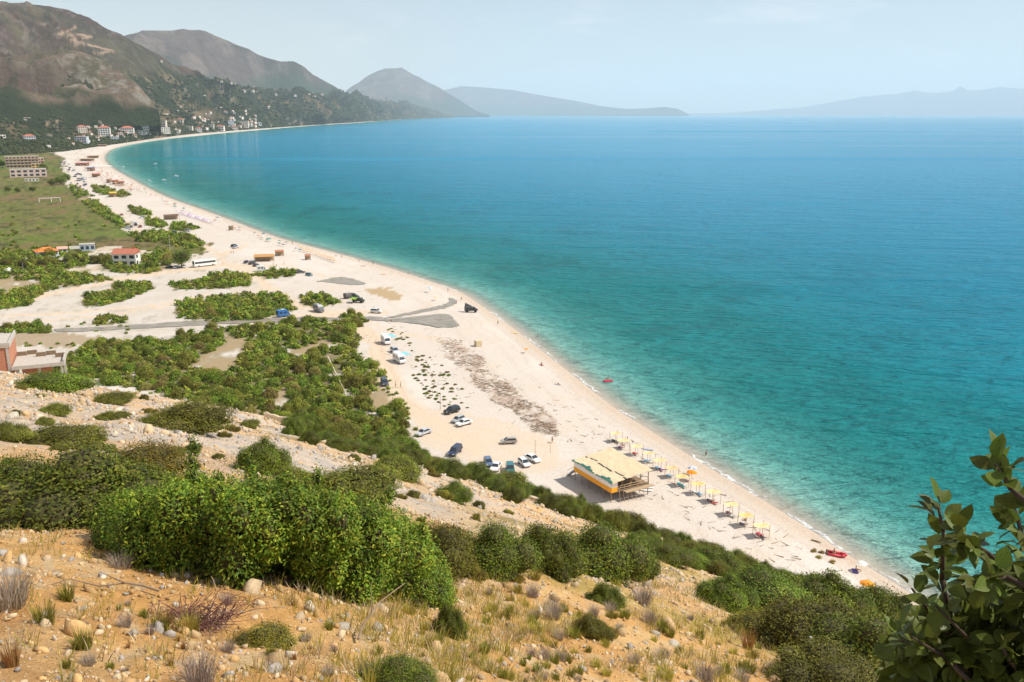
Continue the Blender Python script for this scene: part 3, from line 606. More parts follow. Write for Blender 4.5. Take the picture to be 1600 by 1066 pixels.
def merged_scrub(items):
    lows = [single_shrub_mesh('low', 3.6, 3.2, 1.9, 4, 84, .85, .58, 300 + i, [tuple(q * 1.3 for q in c) for c in (OLIVES if i % 2 else GREENS)], .36) for i in range(4)]; VV, CC, FF = [], [], []; b = 0; data = []
    for me in lows:
        v = np.empty(len(me.vertices) * 3, np.float32); me.vertices.foreach_get('co', v); c = np.empty(len(me.vertices) * 4, np.float32); me.color_attributes['col'].data.foreach_get('color', c)
        data.append((v.reshape(-1, 3), c.reshape(-1, 4)[:, :3], [tuple(p_.vertices) for p_ in me.polygons])); bpy.data.meshes.remove(me)
    for i, (X, Y, Z, s, a_, b_) in enumerate(items):
        v, c, f = data[i % 4]; a = rnd.uniform(0, 6.28); ca, sa = math.cos(a), math.sin(a); q = v * s; q = np.stack([q[:, 0] * ca - q[:, 1] * sa + X, q[:, 0] * sa + q[:, 1] * ca + Y, q[:, 2] * rnd.uniform(.7, 1.1) + Z - .1], 1)
        VV.append(q); CC.append(c * rnd.uniform(.7, 1.25)); FF += [tuple(k_ + b for k_ in t) for t in f]; b += len(v)
    obj('scrub', raw_mesh('scrub', np.concatenate(VV), FF, np.concatenate(CC), (ML,)), kind='stuff', label='low mass of smaller scrub bushes filling the plain')
merged_scrub(cand[285:2700])

# ---- trees on the plain
def tree_thing(px, py, s, label, group=None, seed=1, cols=OLIVES):
    X, Y, Z = place(px, py); g = random.Random(seed); e = obj('tree', None, loc=(X, Y, Z - .1), rz=g.uniform(0, 6), sc=s, label=label, cat='tree', group=group)
    m = MB(); m.path([(0, 0, 0), (.1, .05, .9), (0, .1, 1.7)], .22, .14, 7)
    for q in range(5):
        a = q * 1.256 + g.random(); m.path([(0, .1, 1.5), (math.cos(a) * .8, math.sin(a) * .8, 2.3), (math.cos(a) * 1.5, math.sin(a) * 1.5, 3.0)], .11, .04, 5)
    m.build('trunk', mat('bark', (.14, .11, .08), .95, .4, 6), e)
    lb = [((c[0], c[1], c[2] + 1.5), r) for c, r in dome_lobes(4.8, 4.8, 2.9, 13, seed, .30)]; V, Fq, cl = leaf_cloud(lb, 2600, .30, .17, seed, cols, keep_low=-.8)
    obj('crown', raw_mesh('crown', V, Fq, cl, (ML,)), e); cv, cf = core_mesh(lb, ICO0, .72, seed); cv[:, 2] = np.maximum(cv[:, 2], 1.3); obj('branches', raw_mesh('branches', cv, cf, mats=(M_CORE,)), e); return e  # last part is dark lumps standing in for shade inside the crown
tree_thing(285, 418, 2.0, 'broad rounded dark tree shading the parked cars beside the white coach', seed=401, cols=GREENS)
for i, (a, b, s) in enumerate([(8, 418, 1.0), (22, 414, 1.1), (38, 420, 1.2), (52, 414, 1.3), (66, 419, 1.1), (108, 412, 1.25), (118, 408, 1.2), (132, 412, .9), (150, 412, 1.1), (160, 406, .9)]):
    tree_thing(a, b, s, 'grey green olive tree among the tents and cabins', 'olive trees around the campsite', 410 + i)
for i, (a, b, s) in enumerate([(68, 268, 2.6), (95, 288, 2.4), (104, 284, 2.2), (82, 290, 1.8), (4, 262, 2.6), (14, 300, 1.3), (27, 301, 1.2), (51, 300, 1.4)]):
    tree_thing(a, b, s, 'dark round tree near the hotel blocks and the meadow', 'trees near the hotel blocks', 430 + i, GREENS)
# ------------------------------------------------------------------ haze
HB = MB(); HB.box(-70000, 70000, -3000, 70000, -6, 2600)
hz = HB.build('haze', bpy.data.materials.new('haze_air'), kind='stuff', label='pale blue summer haze over the bay')
hm = hz.data.materials[0]; hm.use_nodes = True; hn = hm.node_tree; hn.nodes.clear()
ho = hn.nodes.new('ShaderNodeOutputMaterial'); hv = hn.nodes.new('ShaderNodeVolumePrincipled'); hv.inputs['Color'].default_value = (.80, .925, 1.0, 1); hv.inputs['Density'].default_value = 3.2e-5; hv.inputs['Anisotropy'].default_value = .0
hn.links.new(hv.outputs[0], ho.inputs['Volume'])

# ------------------------------------------------------------------ shared materials
M_CONC = mat('concrete', (.46, .42, .37), .9, .2, 2, bump=.3); M_WHITE = mat('white_render', (.74, .71, .66), .85, .12, 1.5); M_BRICK = mat('hollow_brick', (.46, .20, .12), .9, .25, 3)
M_TILE = mat('red_roof_tiles', (.40, .14, .09), .85, .3, 2.5); M_ORANGE = mat('orange_roof_tiles', (.72, .21, .05), .8, .15, 1.2); M_DARK = mat('dark_opening', (.03, .03, .035), .5, .2, 3); M_GLASS = mat('window_glass', (.03, .04, .05), .12, .2, 2, spec=.6)
M_WOOD = mat('pale_wood', (.42, .31, .20), .85, .3, 6); M_DWOOD = mat('weathered_wood', (.24, .17, .11), .9, .3, 6); M_REED = mat('reed_mat', (.62, .50, .33), .95, .22, 5, bump=.5, bscale=20); M_PAINT = mat('car_paint', rough=.28, var=.04, scale=1, objcol=True, spec=.5)
M_TYRE = mat('tyre_rubber', (.02, .02, .02), .85, .2, 8); M_RIM = mat('wheel_rim', (.45, .45, .46), .35, .1, 5, metal=.6); M_LAMP = mat('headlamp', (.75, .75, .72), .15, .05, 5, spec=.6); M_TAIL = mat('tail_lamp', (.45, .03, .02), .25, .05, 5)
M_CLOTH = mat('fabric', rough=.9, var=.12, scale=6, objcol=True, transl=.25); M_SKIN = mat('skin', (.42, .24, .16), .6, .1, 8); M_METAL = mat('grey_metal', (.35, .36, .37), .5, .15, 4); M_PLAST = mat('painted_surface', rough=.55, var=.1, scale=3, objcol=True)
M_STONE = mat('limestone', (.56, .49, .40), .95, .3, 3, bump=.7, bscale=9, rand=.25)

# ------------------------------------------------------------------ stream and pools on the plain
def sheet(name, poly, lift, m, label, n=2):
    x, y = np.array([q[0] for q in poly] + [poly[0][0]], float), np.array([q[1] for q in poly] + [poly[0][1]], float); x, y = smooth_poly(x, y, n + 1); jn = rng.normal(size=len(x)) * .9; x = x + np.concatenate([jn[:-1], jn[:1]]) * 1.6; y = y + np.concatenate([jn[::-1][:-1], jn[::-1][:1]]) * .45
    X, Y, Z = ground(x[:-1], y[:-1]); bm = bmesh.new(); f = bm.faces.new([bm.verts.new((a, b, c + lift)) for a, b, c in zip(X, Y, Z)]); bmesh.ops.triangulate(bm, faces=[f])
    bmesh.ops.recalc_face_normals(bm, faces=bm.faces)
    if sum(q.normal.z for q in bm.faces) < 0: bmesh.ops.reverse_faces(bm, faces=bm.faces)
    me = bpy.data.meshes.new(name); bm.to_mesh(me); bm.free(); me.materials.append(m); return obj(name, me, kind='structure', label=label)
M_STREAM = mat('stream_water', (.25, .215, .165), .35, .35, .3, spec=.3)
sheet('stream', [(85, 515), (160, 511), (290, 503), (330, 500), (400, 498), (480, 496), (560, 496), (600, 495), (598, 500), (480, 503), (400, 504), (290, 510), (160, 517), (90, 520)], .16, M_STREAM, 'narrow grey stream crossing the gravel river bed')
sheet('stream_mouth', [(560, 497), (590, 498), (630, 500), (655, 499), (678, 494), (694, 490), (706, 494), (711, 503), (721, 510), (700, 513), (672, 510), (640, 505), (600, 502), (575, 501)], .18, M_STREAM, 'grey pool of the stream behind the beach')
sheet('stream_channel', [(596, 498), (625, 492), (655, 485), (685, 478), (703, 473), (700, 467), (705, 465), (714, 471), (709, 478), (688, 483), (658, 489), (625, 496)], .14, M_STREAM, 'curving channel of the stream towards the sea')
sheet('backwater', [(498, 440), (530, 432), (552, 436), (578, 444), (550, 446), (520, 443)], .14, M_STREAM, 'shallow grey backwater on the gravel')
sheet('pond', [(166, 334), (176, 338), (192, 350), (207, 358), (203, 360), (188, 355), (170, 342)], .14, mat('pond_water', (.10, .12, .13), .15, .2, .1, spec=.5), 'narrow pond beside the coast road')

# ------------------------------------------------------------------ vehicles
def frustum(m, b, t, z0, z1, mi=0):
    (x0, x1, w0), (u0, u1, w1) = b, t
    v = [(x0, -w0, z0), (x1, -w0, z0), (x1, w0, z0), (x0, w0, z0), (u0, -w1, z1), (u1, -w1, z1), (u1, w1, z1), (u0, w1, z1)]
    m.add(v, [(3, 2, 1, 0), (4, 5, 6, 7), (0, 1, 5, 4), (1, 2, 6, 5), (2, 3, 7, 6), (3, 0, 4, 7)], mi); return v
def inset(v, ids, k=.12, off=.014, ky=None):
    P = [Vector(v[i]) for i in ids]; c = sum(P, Vector()) / 4; nrm = (P[1] - P[0]).cross(P[3] - P[0]).normalized()
    if nrm.dot(c - Vector((0, 0, .9))) < 0: nrm = -nrm
    return [tuple(q + (c - q) * k + nrm * off) for q in P]
CARS = {
    'sedan': dict(L=4.55, W=1.76, H=1.43, belt=.92, prof=[(-2.27, .38), (-2.27, .86), (-2.1, .98), (-1.5, 1.0), (.9, .95), (2.0, .80), (2.25, .62), (2.27, .38)], cab=(-1.75, 1.15), top=(-1.05, .35)),
    'hatch': dict(L=3.9, W=1.68, H=1.5, belt=.95, prof=[(-1.95, .38), (-1.95, .98), (-1.8, 1.02), (.9, .98), (1.7, .85), (1.93, .62), (1.95, .38)], cab=(-1.92, 1.15), top=(-1.55, .35)),
    'suv': dict(L=4.6, W=1.86, H=1.76, belt=1.08, prof=[(-2.3, .45), (-2.3, 1.1), (-2.2, 1.14), (1.0, 1.1), (2.05, .98), (2.28, .75), (2.3, .45)], cab=(-2.25, 1.2), top=(-1.9, .5)),
    'pickup': dict(L=5.1, W=1.82, H=1.76, belt=1.06, prof=[(-2.55, .5), (-2.55, 1.05), (1.1, 1.08), (2.3, .98), (2.52, .75), (2.55, .5)], cab=(-2.5, 1.35), top=(-2.4, .65)),
    'van': dict(L=5.2, W=1.95, H=2.35, belt=1.15, prof=[(-2.6, .4), (-2.6, 1.2), (1.7, 1.2), (2.45, 1.0), (2.6, .7), (2.6, .4)], cab=(-2.58, 2.1), top=(-2.5, 1.35)),
}
def wheel_mesh():
    m = MB(); m.tube((0, -.1, 0), (0, .1, 0), .32, n=14); r = MB(); r.tube((0, -.106, 0), (0, .106, 0), .19, n=10); return m.mesh('wheel', M_TYRE), r.mesh('rim', M_RIM)
WHEEL, RIM = wheel_mesh()
def car_proto(kind):
    c = CARS[kind]; w = c['W'] / 2; m = MB(); m.extr(c['prof'], -w, w); body = m.mesh('body', M_PAINT, bevel=.07)
    m = MB(); v = frustum(m, (c['cab'][0], c['cab'][1], w * .93), (c['top'][0], c['top'][1], w * .76), c['belt'], c['H']); cab = m.mesh('cabin', M_PAINT, bevel=.05)
    parts = [('body', body, (0, 0, 0)), ('cabin', cab, (0, 0, 0))]
    for nm, ids, k in (('side_window', (0, 1, 5, 4), .13), ('side_window', (2, 3, 7, 6), .13), ('windscreen', (1, 2, 6, 5), .09), ('rear_window', (3, 0, 4, 7), .14)):
        g = MB(); q = inset(v, ids, k); q2 = [tuple(Vector(a) * .995) for a in q]; g.add(q + q2, [(0, 1, 2, 3), (7, 6, 5, 4), (0, 4, 5, 1), (1, 5, 6, 2), (2, 6, 7, 3), (3, 7, 4, 0)]); parts.append((nm, g.mesh(nm, M_GLASS), (0, 0, 0)))
    xf, xr = c['L'] * .31, -c['L'] * .29
    for x in (xf, xr):
        for y in (-w + .08, w - .08): parts.append(('wheel', WHEEL, (x, y, .32)))
    hz_ = c['prof'][-2][1]
    for y in (-w * .72, w * .72):
        g = MB(); g.box(c['L'] / 2 - .10, c['L'] / 2 + .015, y - .17, y + .17, hz_ - .02, hz_ + .11); parts.append(('headlight', g.mesh('headlight', M_LAMP), (0, 0, 0)))
        g = MB(); g.box(-c['L'] / 2 - .015, -c['L'] / 2 + .1, y - .13, y + .13, .72, .92); parts.append(('tail_light', g.mesh('tail_light', M_TAIL), (0, 0, 0)))
    return parts
PROTO = {k: car_proto(k) for k in CARS}
def far_car_mesh(kind):
    c = CARS[kind]; w = c['W'] / 2; m = MB(); m.extr(c['prof'], -w, w); v = frustum(m, (c['cab'][0], c['cab'][1], w * .93), (c['top'][0], c['top'][1], w * .76), c['belt'], c['H'])
    for ids in ((0, 1, 5, 4), (2, 3, 7, 6), (1, 2, 6, 5), (3, 0, 4, 7)): m.add(inset(v, ids, .12, .02), [(0, 1, 2, 3)], 1)
    for x in (c['L'] * .31, -c['L'] * .29):
        for y in (-w + .06, w - .06): m.tube((x, y - .1, .3), (x, y + .1, .3), .31, n=8, m=2)
    return m.mesh('parked_car', M_PAINT, M_GLASS, M_TYRE)
FARCAR = [far_car_mesh(k) for k in ('sedan', 'hatch', 'suv')]
def car(kind, px, py, head, color, label, group=None, name='parked_car', cat='car'):
    X, Y, Z = place(px, py); e = obj(name, None, loc=(X, Y, Z + .02), rz=head, label=label, cat=cat, group=group, color=color)
    for nm, me, l in PROTO[kind]:
        o = obj(nm, me, e, loc=l, color=color)
        if nm == 'wheel': obj('rim', RIM, o)
    return e
def pxhead(x0, y0, x1, y1):
    a = ground(x0, y0); b = ground(x1, y1); return math.atan2(float(b[1] - a[1]), float(b[0] - a[0]))
SILV, WHT, BLK, NAVY, TEAL = (.50, .51, .53), (.80, .80, .79), (.025, .027, .03), (.03, .05, .10), (.04, .17, .18)
car('sedan', 662, 679, pxhead(674, 672, 650, 681), SILV, 'silver saloon parked beside the thicket edge on the track')
car('suv', 706, 645, pxhead(718, 641, 693, 648), BLK, 'black estate car parked farthest up the beach car park')
car('hatch', 716, 659, pxhead(726, 654, 706, 662), (.42, .43, .44), 'silver hatchback half hidden behind the white saloon')
car('sedan', 725, 664, pxhead(737, 660, 712, 667), WHT, 'white saloon parked next to a silver hatchback')
car('pickup', 711, 709, pxhead(720, 700, 701, 716), NAVY, 'dark blue pickup with silver hardtop at the foot of the slope')
car('hatch', 795, 693, pxhead(806, 693, 783, 694), (.40, .38, .35), 'grey beige hatchback standing alone in the car park')
car('sedan', 832, 720, pxhead(821, 715, 844, 726), WHT, 'white saloon parked behind the white hatchback')
car('hatch', 819, 727, pxhead(811, 720, 829, 735), (.78, .79, .79), 'white hatchback with its nose towards the shrubs')
car('suv', 797, 737, pxhead(796, 728, 798, 746), TEAL, 'teal green car partly hidden by the hillside shrubs')
car('sedan', 775, 733, pxhead(780, 726, 772, 738), WHT, 'white car glimpsed behind a shrub at the slope foot')
car('hatch', 763, 726, pxhead(760, 720, 765, 732), (.10, .16, .26), 'blue car glimpsed behind an olive bush at the slope foot')
car('pickup', 601, 601, pxhead(597, 590, 606, 607), (.06, .075, .095), 'dark grey pickup parked against the bushes by two walkers')
car('suv', 617, 551, pxhead(612, 546, 624, 554), (.42, .45, .50), 'silver people carrier between two white campers')
car('suv', 588, 489, pxhead(581, 489, 596, 490), (.72, .72, .68), 'white jeep alone on the gravel by the stream')
car('suv', 366, 386, pxhead(360, 388, 374, 385), (.03, .06, .06), 'dark green jeep in the middle of the back beach')
car('sedan', 368, 388, pxhead(362, 390, 376, 387), (.45, .46, .48), 'silver car parked against the dark green jeep')
car('hatch', 483, 431, pxhead(476, 430, 490, 432), (.07, .18, .22), 'blue green car at the end of the green verge')
car('sedan', 470, 427, pxhead(463, 428, 477, 427), (.08, .09, .10), 'dark car near the blue green car on the verge')
for a, b, c, l in ((385, 411, NAVY, 'navy car beside the orange beach bar'), (394, 413, BLK, 'black car behind the orange beach bar'), (400, 416, (.05, .05, .06), 'dark saloon with open boot near the orange beach bar'), (265, 419, BLK, 'black car in the shade at the tree edge'), (275, 419, (.55, .55, .56), 'silver car in the shade of the broad tree'), (288, 418, WHT, 'white car in the shade beside the coach'), (105, 413, (.03, .06, .14), 'navy car among the campsite awnings')):
    car('sedan', a, b, rnd.uniform(1.2, 2.0), c, l)
# cars on the coast road, a few pixels each
CC_ = [WHT, SILV, BLK, (.10, .12, .16), (.35, .05, .04), WHT, (.22, .23, .25), NAVY]
road = [(100, 262), (103, 268), (110, 280), (118, 290), (131, 301), (150, 314), (170, 328), (188, 340), (205, 352), (218, 358)]
rxs = np.array([q[0] for q in road], float); rys = np.array([q[1] for q in road], float); tt = np.linspace(0, 1, 46)
for i, t in enumerate(tt):
    k = t ** 1.25 * (len(road) - 1); a = float(np.interp(k, range(len(road)), rxs)); b = float(np.interp(k, range(len(road)), rys))
    if rnd.random() < .22: continue
    side = rnd.choice((-1, 1)); a2 = a + side * rnd.uniform(3, 6) * (b - 178) / 150; b2 = b - side * .8 + rnd.uniform(-.5, .5); X, Y, Z = place(a2, b2)
    obj('parked_car', FARCAR[i % 3], loc=(X, Y, Z + .02), rz=pxhead(a, b, a + 6, b + 4) + rnd.choice((0, math.pi)), label='tiny car parked along the sandy coast road', cat='car', group='cars parked along the coast road', color=CC_[i % 8])
for i in range(46):
    a = rnd.uniform(96, 135); b = 252 + (a - 96) * .85 + rnd.uniform(-5, 9); X, Y, Z = place(a, b)
    obj('parked_car', FARCAR[i % 3], loc=(X, Y, Z + .02), rz=rnd.uniform(0, 6.28), label='tiny car in the crowded car park behind the far beach', cat='car', group='cars in the far beach car park', color=rnd.choice(CC_))
for a, b, c, l in ((271, 365, (.05, .12, .13), 'dark teal car on the bend of the coast road'), (293, 362, (.4, .42, .45), 'silver car beside the dune bush on the back beach'), (222, 341, WHT, 'white van by the round dune bushes')):
    X, Y, Z = place(a, b); obj('parked_car', FARCAR[2], loc=(X, Y, Z + .02), rz=rnd.uniform(2.6, 3.6), label=l, cat='car', color=c)
# coach
X, Y, Z = place(320, 416); bus = obj('coach', None, loc=(X, Y, Z + .02), rz=pxhead(303, 418, 337, 414), label='long white coach parked at the track junction', cat='bus')
m = MB(); m.box(-6, 6, -1.25, 1.25, .4, 3.35); m.build('body', mat('coach_paint', (.80, .79, .75), .35, .05, 1), bus, bevel=.15)
for s in (-1, 1):
    for i in range(6): m = MB(); m.box(-5.6 + i * 1.85, -3.8 + i * 1.85, s * 1.25 - .02, s * 1.25 + .02, 1.75, 2.75); m.build('side_window', M_GLASS, bus)
    for x in (-3.6, 3.9): o = obj('wheel', WHEEL, bus, loc=(x, s * 1.15, .5)); o.scale = (1.55, 1.3, 1.55); obj('rim', RIM, o)
for x, nm in ((6.0, 'windscreen'), (-6.0, 'rear_window')): m = MB(); m.box(x - .02, x + .02, -1.1, 1.1, 1.5, 3.0); m.build(nm, M_GLASS, bus)
# campers
def camper(px, py, head, label, awn=(.22, .62, .72), body=(.74, .74, .72), awning=True, L=5.6, name='camper_van'):
    X, Y, Z = place(px, py); e = obj(name, None, loc=(X, Y, Z + .02), rz=head, label=label, cat='camper van'); w = 1.05; k = L / 2
    m = MB(); m.extr([(-k, .45), (-k, 2.85), (k * .45, 2.85), (k * .62, 2.3), (k * .72, 1.95), (k * .82, 1.35), (k, 1.15), (k, .45)], -w, w); m.build('body', M_PAINT, e, bevel=.08, color=body)
    m = MB(); m.add([(k * .635, -w * .8, 2.25), (k * .635, w * .8, 2.25), (k * .83, w * .85, 1.38), (k * .83, -w * .85, 1.38)], [(0, 1, 2, 3)]); m.v = [(a + .03, b, c + .03) for a, b, c in m.v]; m.build('windscreen', M_GLASS, e)
    for s in (-1, 1):
        for x0, x1 in ((-k * .75, -k * .3), (-k * .1, k * .3)): m = MB(); m.box(x0, x1, s * w - .02, s * w + .02, 1.5, 2.15); m.build('side_window', M_GLASS, e)
        m = MB(); m.box(k * .52, k * .72, s * w - .02, s * w + .02, 1.35, 1.9); m.build('cab_window', M_GLASS, e)
        for x in (-k * .55, k * .62): o = obj('wheel', WHEEL, e, loc=(x, s * .95, .34)); obj('rim', RIM, o)
    m = MB(); m.box(-k - .02, -k + .02, -.7, .7, 1.4, 2.2); m.build('rear_window', M_GLASS, e)
    m = MB(); m.box(-k * .3, k * .1, -.35, .35, 2.85, 3.0); m.build('roof_hatch', M_PLAST, e, color=(.7, .7, .7))
    if awning:
        m = MB(); m.add([(-k * .8, w, 2.7), (k * .5, w, 2.7), (k * .5, w + 2.4, 2.25), (-k * .8, w + 2.4, 2.25), (-k * .8, w, 2.66), (k * .5, w, 2.66), (k * .5, w + 2.4, 2.21), (-k * .8, w + 2.4, 2.21)], [(0, 1, 2, 3), (7, 6, 5, 4), (2, 6, 7, 3)]); m.build('awning', M_CLOTH, e, color=awn)
        for x in (-k * .78, k * .48): m = MB(); m.tube((x, w + 2.35, 0), (x, w + 2.35, 2.24), .03); m.build('awning_pole', M_METAL, e)
    return e
camper(603, 537, -1.15, 'white camper with pale blue awning and a bicycle rack')
camper(624, 566, -1.05, 'larger white camper with blue awning near the dune plants', L=6.2)
camper(443, 495, pxhead(436, 496, 450, 494), 'blue camper van with its side open beside the thicket', body=(.04, .16, .42), awning=False, L=4.9)
camper(498, 487, -.9, 'dark grey motorhome with white roof at the track fork', body=(.16, .16, .17), awning=False, L=6.0)
camper(409, 424, .3, 'small white camper by the green verge', awning=False, L=4.6)
# overland trucks and tents
def overlander(px, py, head, body, label, tent=None, canopy=None):
    X, Y, Z = place(px, py); e = obj('overland_truck', None, loc=(X, Y, Z + .02), rz=head, label=label, cat='truck')
    m = MB(); m.extr([(-2.6, .7), (-2.6, 1.3), (.6, 1.3), (.6, 2.1), (1.5, 2.1), (1.8, 1.4), (2.6, 1.3), (2.6, .7)], -.95, .95); m.build('body', M_PAINT, e, bevel=.05, color=body)
    m = MB(); m.box(-2.6, .3, -1.0, 1.0, 1.32, 2.3); m.build('cargo_box', M_PAINT, e, bevel=.05, color=tuple(q * 1.5 for q in body))
    m = MB(); m.add([(1.56, -.8, 2.05), (1.56, .8, 2.05), (1.84, .8, 1.45), (1.84, -.8, 1.45)], [(0, 1, 2, 3)]); m.build('windscreen', M_GLASS, e)
    for s in (-1, 1):
        m = MB(); m.box(.75, 1.4, s * .96 - .02, s * .96 + .02, 1.45, 2.0); m.build('side_window', M_GLASS, e)
        for x in (-1.7, 1.7): o = obj('wheel', WHEEL, e, loc=(x, s * .88, .45)); o.scale = (1.4, 1.4, 1.4)
    m = MB(); m.box(-2.4, .4, -.8, .8, 2.36, 2.5); m.build('roof_rack', M_METAL, e)
    if tent: m = MB(); m.add([(-2.4, -.8, 2.5), (.4, -.8, 2.5), (.4, .8, 2.5), (-2.4, .8, 2.5), (-2.2, -.7, 3.9), (-2.2, .7, 3.9)], [(0, 1, 2, 3), (0, 4, 5, 3), (1, 2, 5, 4), (0, 1, 4), (3, 5, 2)]); m.build('roof_tent', M_CLOTH, e, color=tent)
    if canopy: m = MB(); m.add([(-2.4, -1, 2.4), (.4, -1, 2.4), (.4, -3, 1.9), (-2.4, -3, 1.9)], [(0, 1, 2, 3)]); m.build('side_awning', M_CLOTH, e, color=canopy); [MB().tube((x, -2.95, 0), (x, -2.95, 1.9), .03).build('awning_pole', M_METAL, e) for x in (-2.35, .35)]
    return e
overlander(546, 466, .9, (.10, .09, .085), 'brown expedition truck behind the green awning')
overlander(560, 473, -.35, (.035, .045, .035), 'dark expedition truck with roof tent and lime green awning', tent=(.06, .09, .08), canopy=(.28, .48, .06))
overlander(736, 488, .25, (.03, .035, .04), 'black open truck loaded with gear at the stream mouth', tent=(.10, .11, .12))

# ------------------------------------------------------------------ buildings
def facing(X, Y): return math.atan2(-X, Y)
WIN = {}
def building(loc, rz, w, d, h, floors, nw, wall, label, roof='flat', roofm=None, group=None, balcony=False, cat='house', name='house', win=True, chimney=False):
    e = obj(name, None, loc=loc, rz=rz, label=label, cat=cat, group=group)
    m = MB(); m.box(-w / 2, w / 2, -d / 2, d / 2, -2.5, h); m.build('wall', wall, e)
    if roof == 'hip':
        o = .5; rh = min(w, d) * .24; m = MB(); m.add([(-w / 2 - o, -d / 2 - o, h), (w / 2 + o, -d / 2 - o, h), (w / 2 + o, d / 2 + o, h), (-w / 2 - o, d / 2 + o, h), (-w / 2 + d * .45, 0, h + rh), (w / 2 - d * .45, 0, h + rh)] if w > d else [(-w / 2 - o, -d / 2 - o, h), (w / 2 + o, -d / 2 - o, h), (w / 2 + o, d / 2 + o, h), (-w / 2 - o, d / 2 + o, h), (-.1, 0, h + rh), (.1, 0, h + rh)], [(0, 1, 5, 4), (1, 2, 5), (2, 3, 4, 5), (3, 0, 4), (3, 2, 1, 0)])
        r = m.build('roof', roofm or M_TILE, e)
    elif roof == 'gable':
        o = .35; rh = d * .30; m = MB(); m.add([(-w / 2 - o, -d / 2 - o, h), (w / 2 + o, -d / 2 - o, h), (w / 2 + o, d / 2 + o, h), (-w / 2 - o, d / 2 + o, h), (-w / 2 - o, 0, h + rh), (w / 2 + o, 0, h + rh)], [(0, 1, 5, 4), (2, 3, 4, 5), (1, 2, 5), (3, 0, 4), (3, 2, 1, 0)]); r = m.build('roof', roofm or M_TILE, e)
    else:
        m = MB(); m.box(-w / 2 - .15, w / 2 + .15, -d / 2 - .15, d / 2 + .15, h, h + .35); r = m.build('roof', roofm or M_CONC, e)
    if chimney: m = MB(); m.box(w * .3, w * .3 + .9, -.2, .7, h + 1.0, h + 3.0); m.build('chimney', mat('red_chimney', (.55, .07, .05), .8, .15, 2), r)
    if win:
        fh = h / floors; bw = w / nw; key = (round(bw, 1), round(fh, 1), balcony)
        if key not in WIN: m = MB(); m.box(-bw * .30, bw * .30, -.06, .05, fh * .25, fh * .78); b = MB(); b.box(-bw * .42, bw * .42, -1.0, 0, 0, fh * .3); WIN[key] = (m.mesh('window', M_GLASS if not balcony else M_DARK), b.mesh('balcony', wall))
        for f in range(floors):
            for i in range(nw):
                x = -w / 2 + bw * (i + .5); obj('window', WIN[key][0], e, loc=(x, -d / 2, f * fh))
                if balcony and f: obj('balcony', WIN[key][1], e, loc=(x, -d / 2 - .02, f * fh))
        if not balcony: [obj('window', WIN[key][0], e, loc=(w / 2, -d * .2, f * fh), rz=math.pi / 2) for f in range(floors)]
    return e
def pxm(px, py): X, Y, Z = place(px, py); return F / math.sqrt(X * X + Y * Y + (Z - CAMZ) ** 2) * .97
def plain_building(px, py, wpx, hpx, d, floors, nw, wall, label, drz=0, **k):
    X, Y, Z = place(px, py); s = F / math.hypot(X, Y); return building((X, Y, Z), facing(X, Y) + drz, wpx / s, d, hpx / s, floors, nw, wall, label, **k)
plain_building(36, 262, 40, 15, 14, 4, 9, mat('tan_render', (.50, .36, .27), .9, .15, .3), 'unfinished tan hotel block with four rows of balconies', balcony=True, cat='hotel', name='hotel')
plain_building(58, 261, 17, 12, 13, 3, 4, MATS['tan_render'], 'lower tan wing joined to the balconied hotel block', balcony=True, cat='hotel', name='hotel_wing', drz=.15)
plain_building(45, 276, 44, 10, 16, 2, 6, mat('pink_render', (.62, .49, .43), .9, .12, .3), 'long cream pink flat roofed block before the hotel', cat='hotel', name='guest_house')
plain_building(56, 265, 10, 8, 8, 2, 2, mat('ochre_render', (.62, .40, .16), .9, .12, .3), 'small ochre upper storey above the cream block')
plain_building(50, 283, 17, 3, 6, 1, 4, M_WHITE, 'low white shed at the edge of the meadow')
X, Y, Z = place(199, 414); building((X, Y, Z), facing(X, Y) - .32, 11.5, 8, 6.2, 2, 3, M_WHITE, 'white two storey house with red tiled gable roof and red chimney', roof='gable', chimney=True, name='red_roofed_house')
m = MB(); X, Y, Z = place(181, 414); e = obj('water_tank_stand', None, loc=(X, Y, Z), rz=facing(X, Y) - .3, label='metal stand holding a teal tank beside the red roofed house', cat='tank')
for x in (-1.6, 1.6):
    for y in (-1.4, 1.4): MB().tube((x, y, 0), (x, y, 6.2), .10).build('leg', M_METAL, e)
MB().box(-1.9, 1.9, -1.7, 1.7, 3.0, 3.15).build('platform', M_CONC, e); MB().box(-1.9, 1.9, -1.7, 1.7, 6.2, 6.35).build('platform', M_CONC, e); MB().lathe([(0, 6.36), (1.0, 6.36), (1.05, 7.2), (.8, 7.7), (0, 7.8)], 12).build('tank', mat('teal_plastic', (.06, .36, .34), .5, .1, 2), e, smooth=True)
X, Y, Z = place(73, 400); building((X, Y, Z), facing(X, Y) + .25, 10.5, 8, 3.0, 1, 3, M_WHITE, 'low white cabin under a bright orange hipped roof', roof='hip', roofm=M_ORANGE, name='cabin')
X, Y, Z = place(98, 395); building((X, Y, Z), facing(X, Y), 5, 4, 2.4, 1, 2, M_WHITE, 'small hut with faded pink roof behind the olive trees', roof='gable', roofm=mat('pink_roof', (.60, .34, .27), .85, .1, 2), name='hut')
X, Y, Z = place(137, 391); building((X, Y, Z), facing(X, Y), 8, 5, 3.4, 1, 3, mat('pale_blue_render', (.40, .48, .58), .85, .15, 1), 'pale blue flat roofed shack on the green verge', name='shack')
X, Y, Z = place(120, 389); MB().box(-4, 4, -.15, .15, 0, 1.7).build('garden_wall', M_WHITE, loc=(X, Y, Z), rz=facing(X, Y) + .1, label='short whitewashed wall beside the pale blue shack', cat='wall')
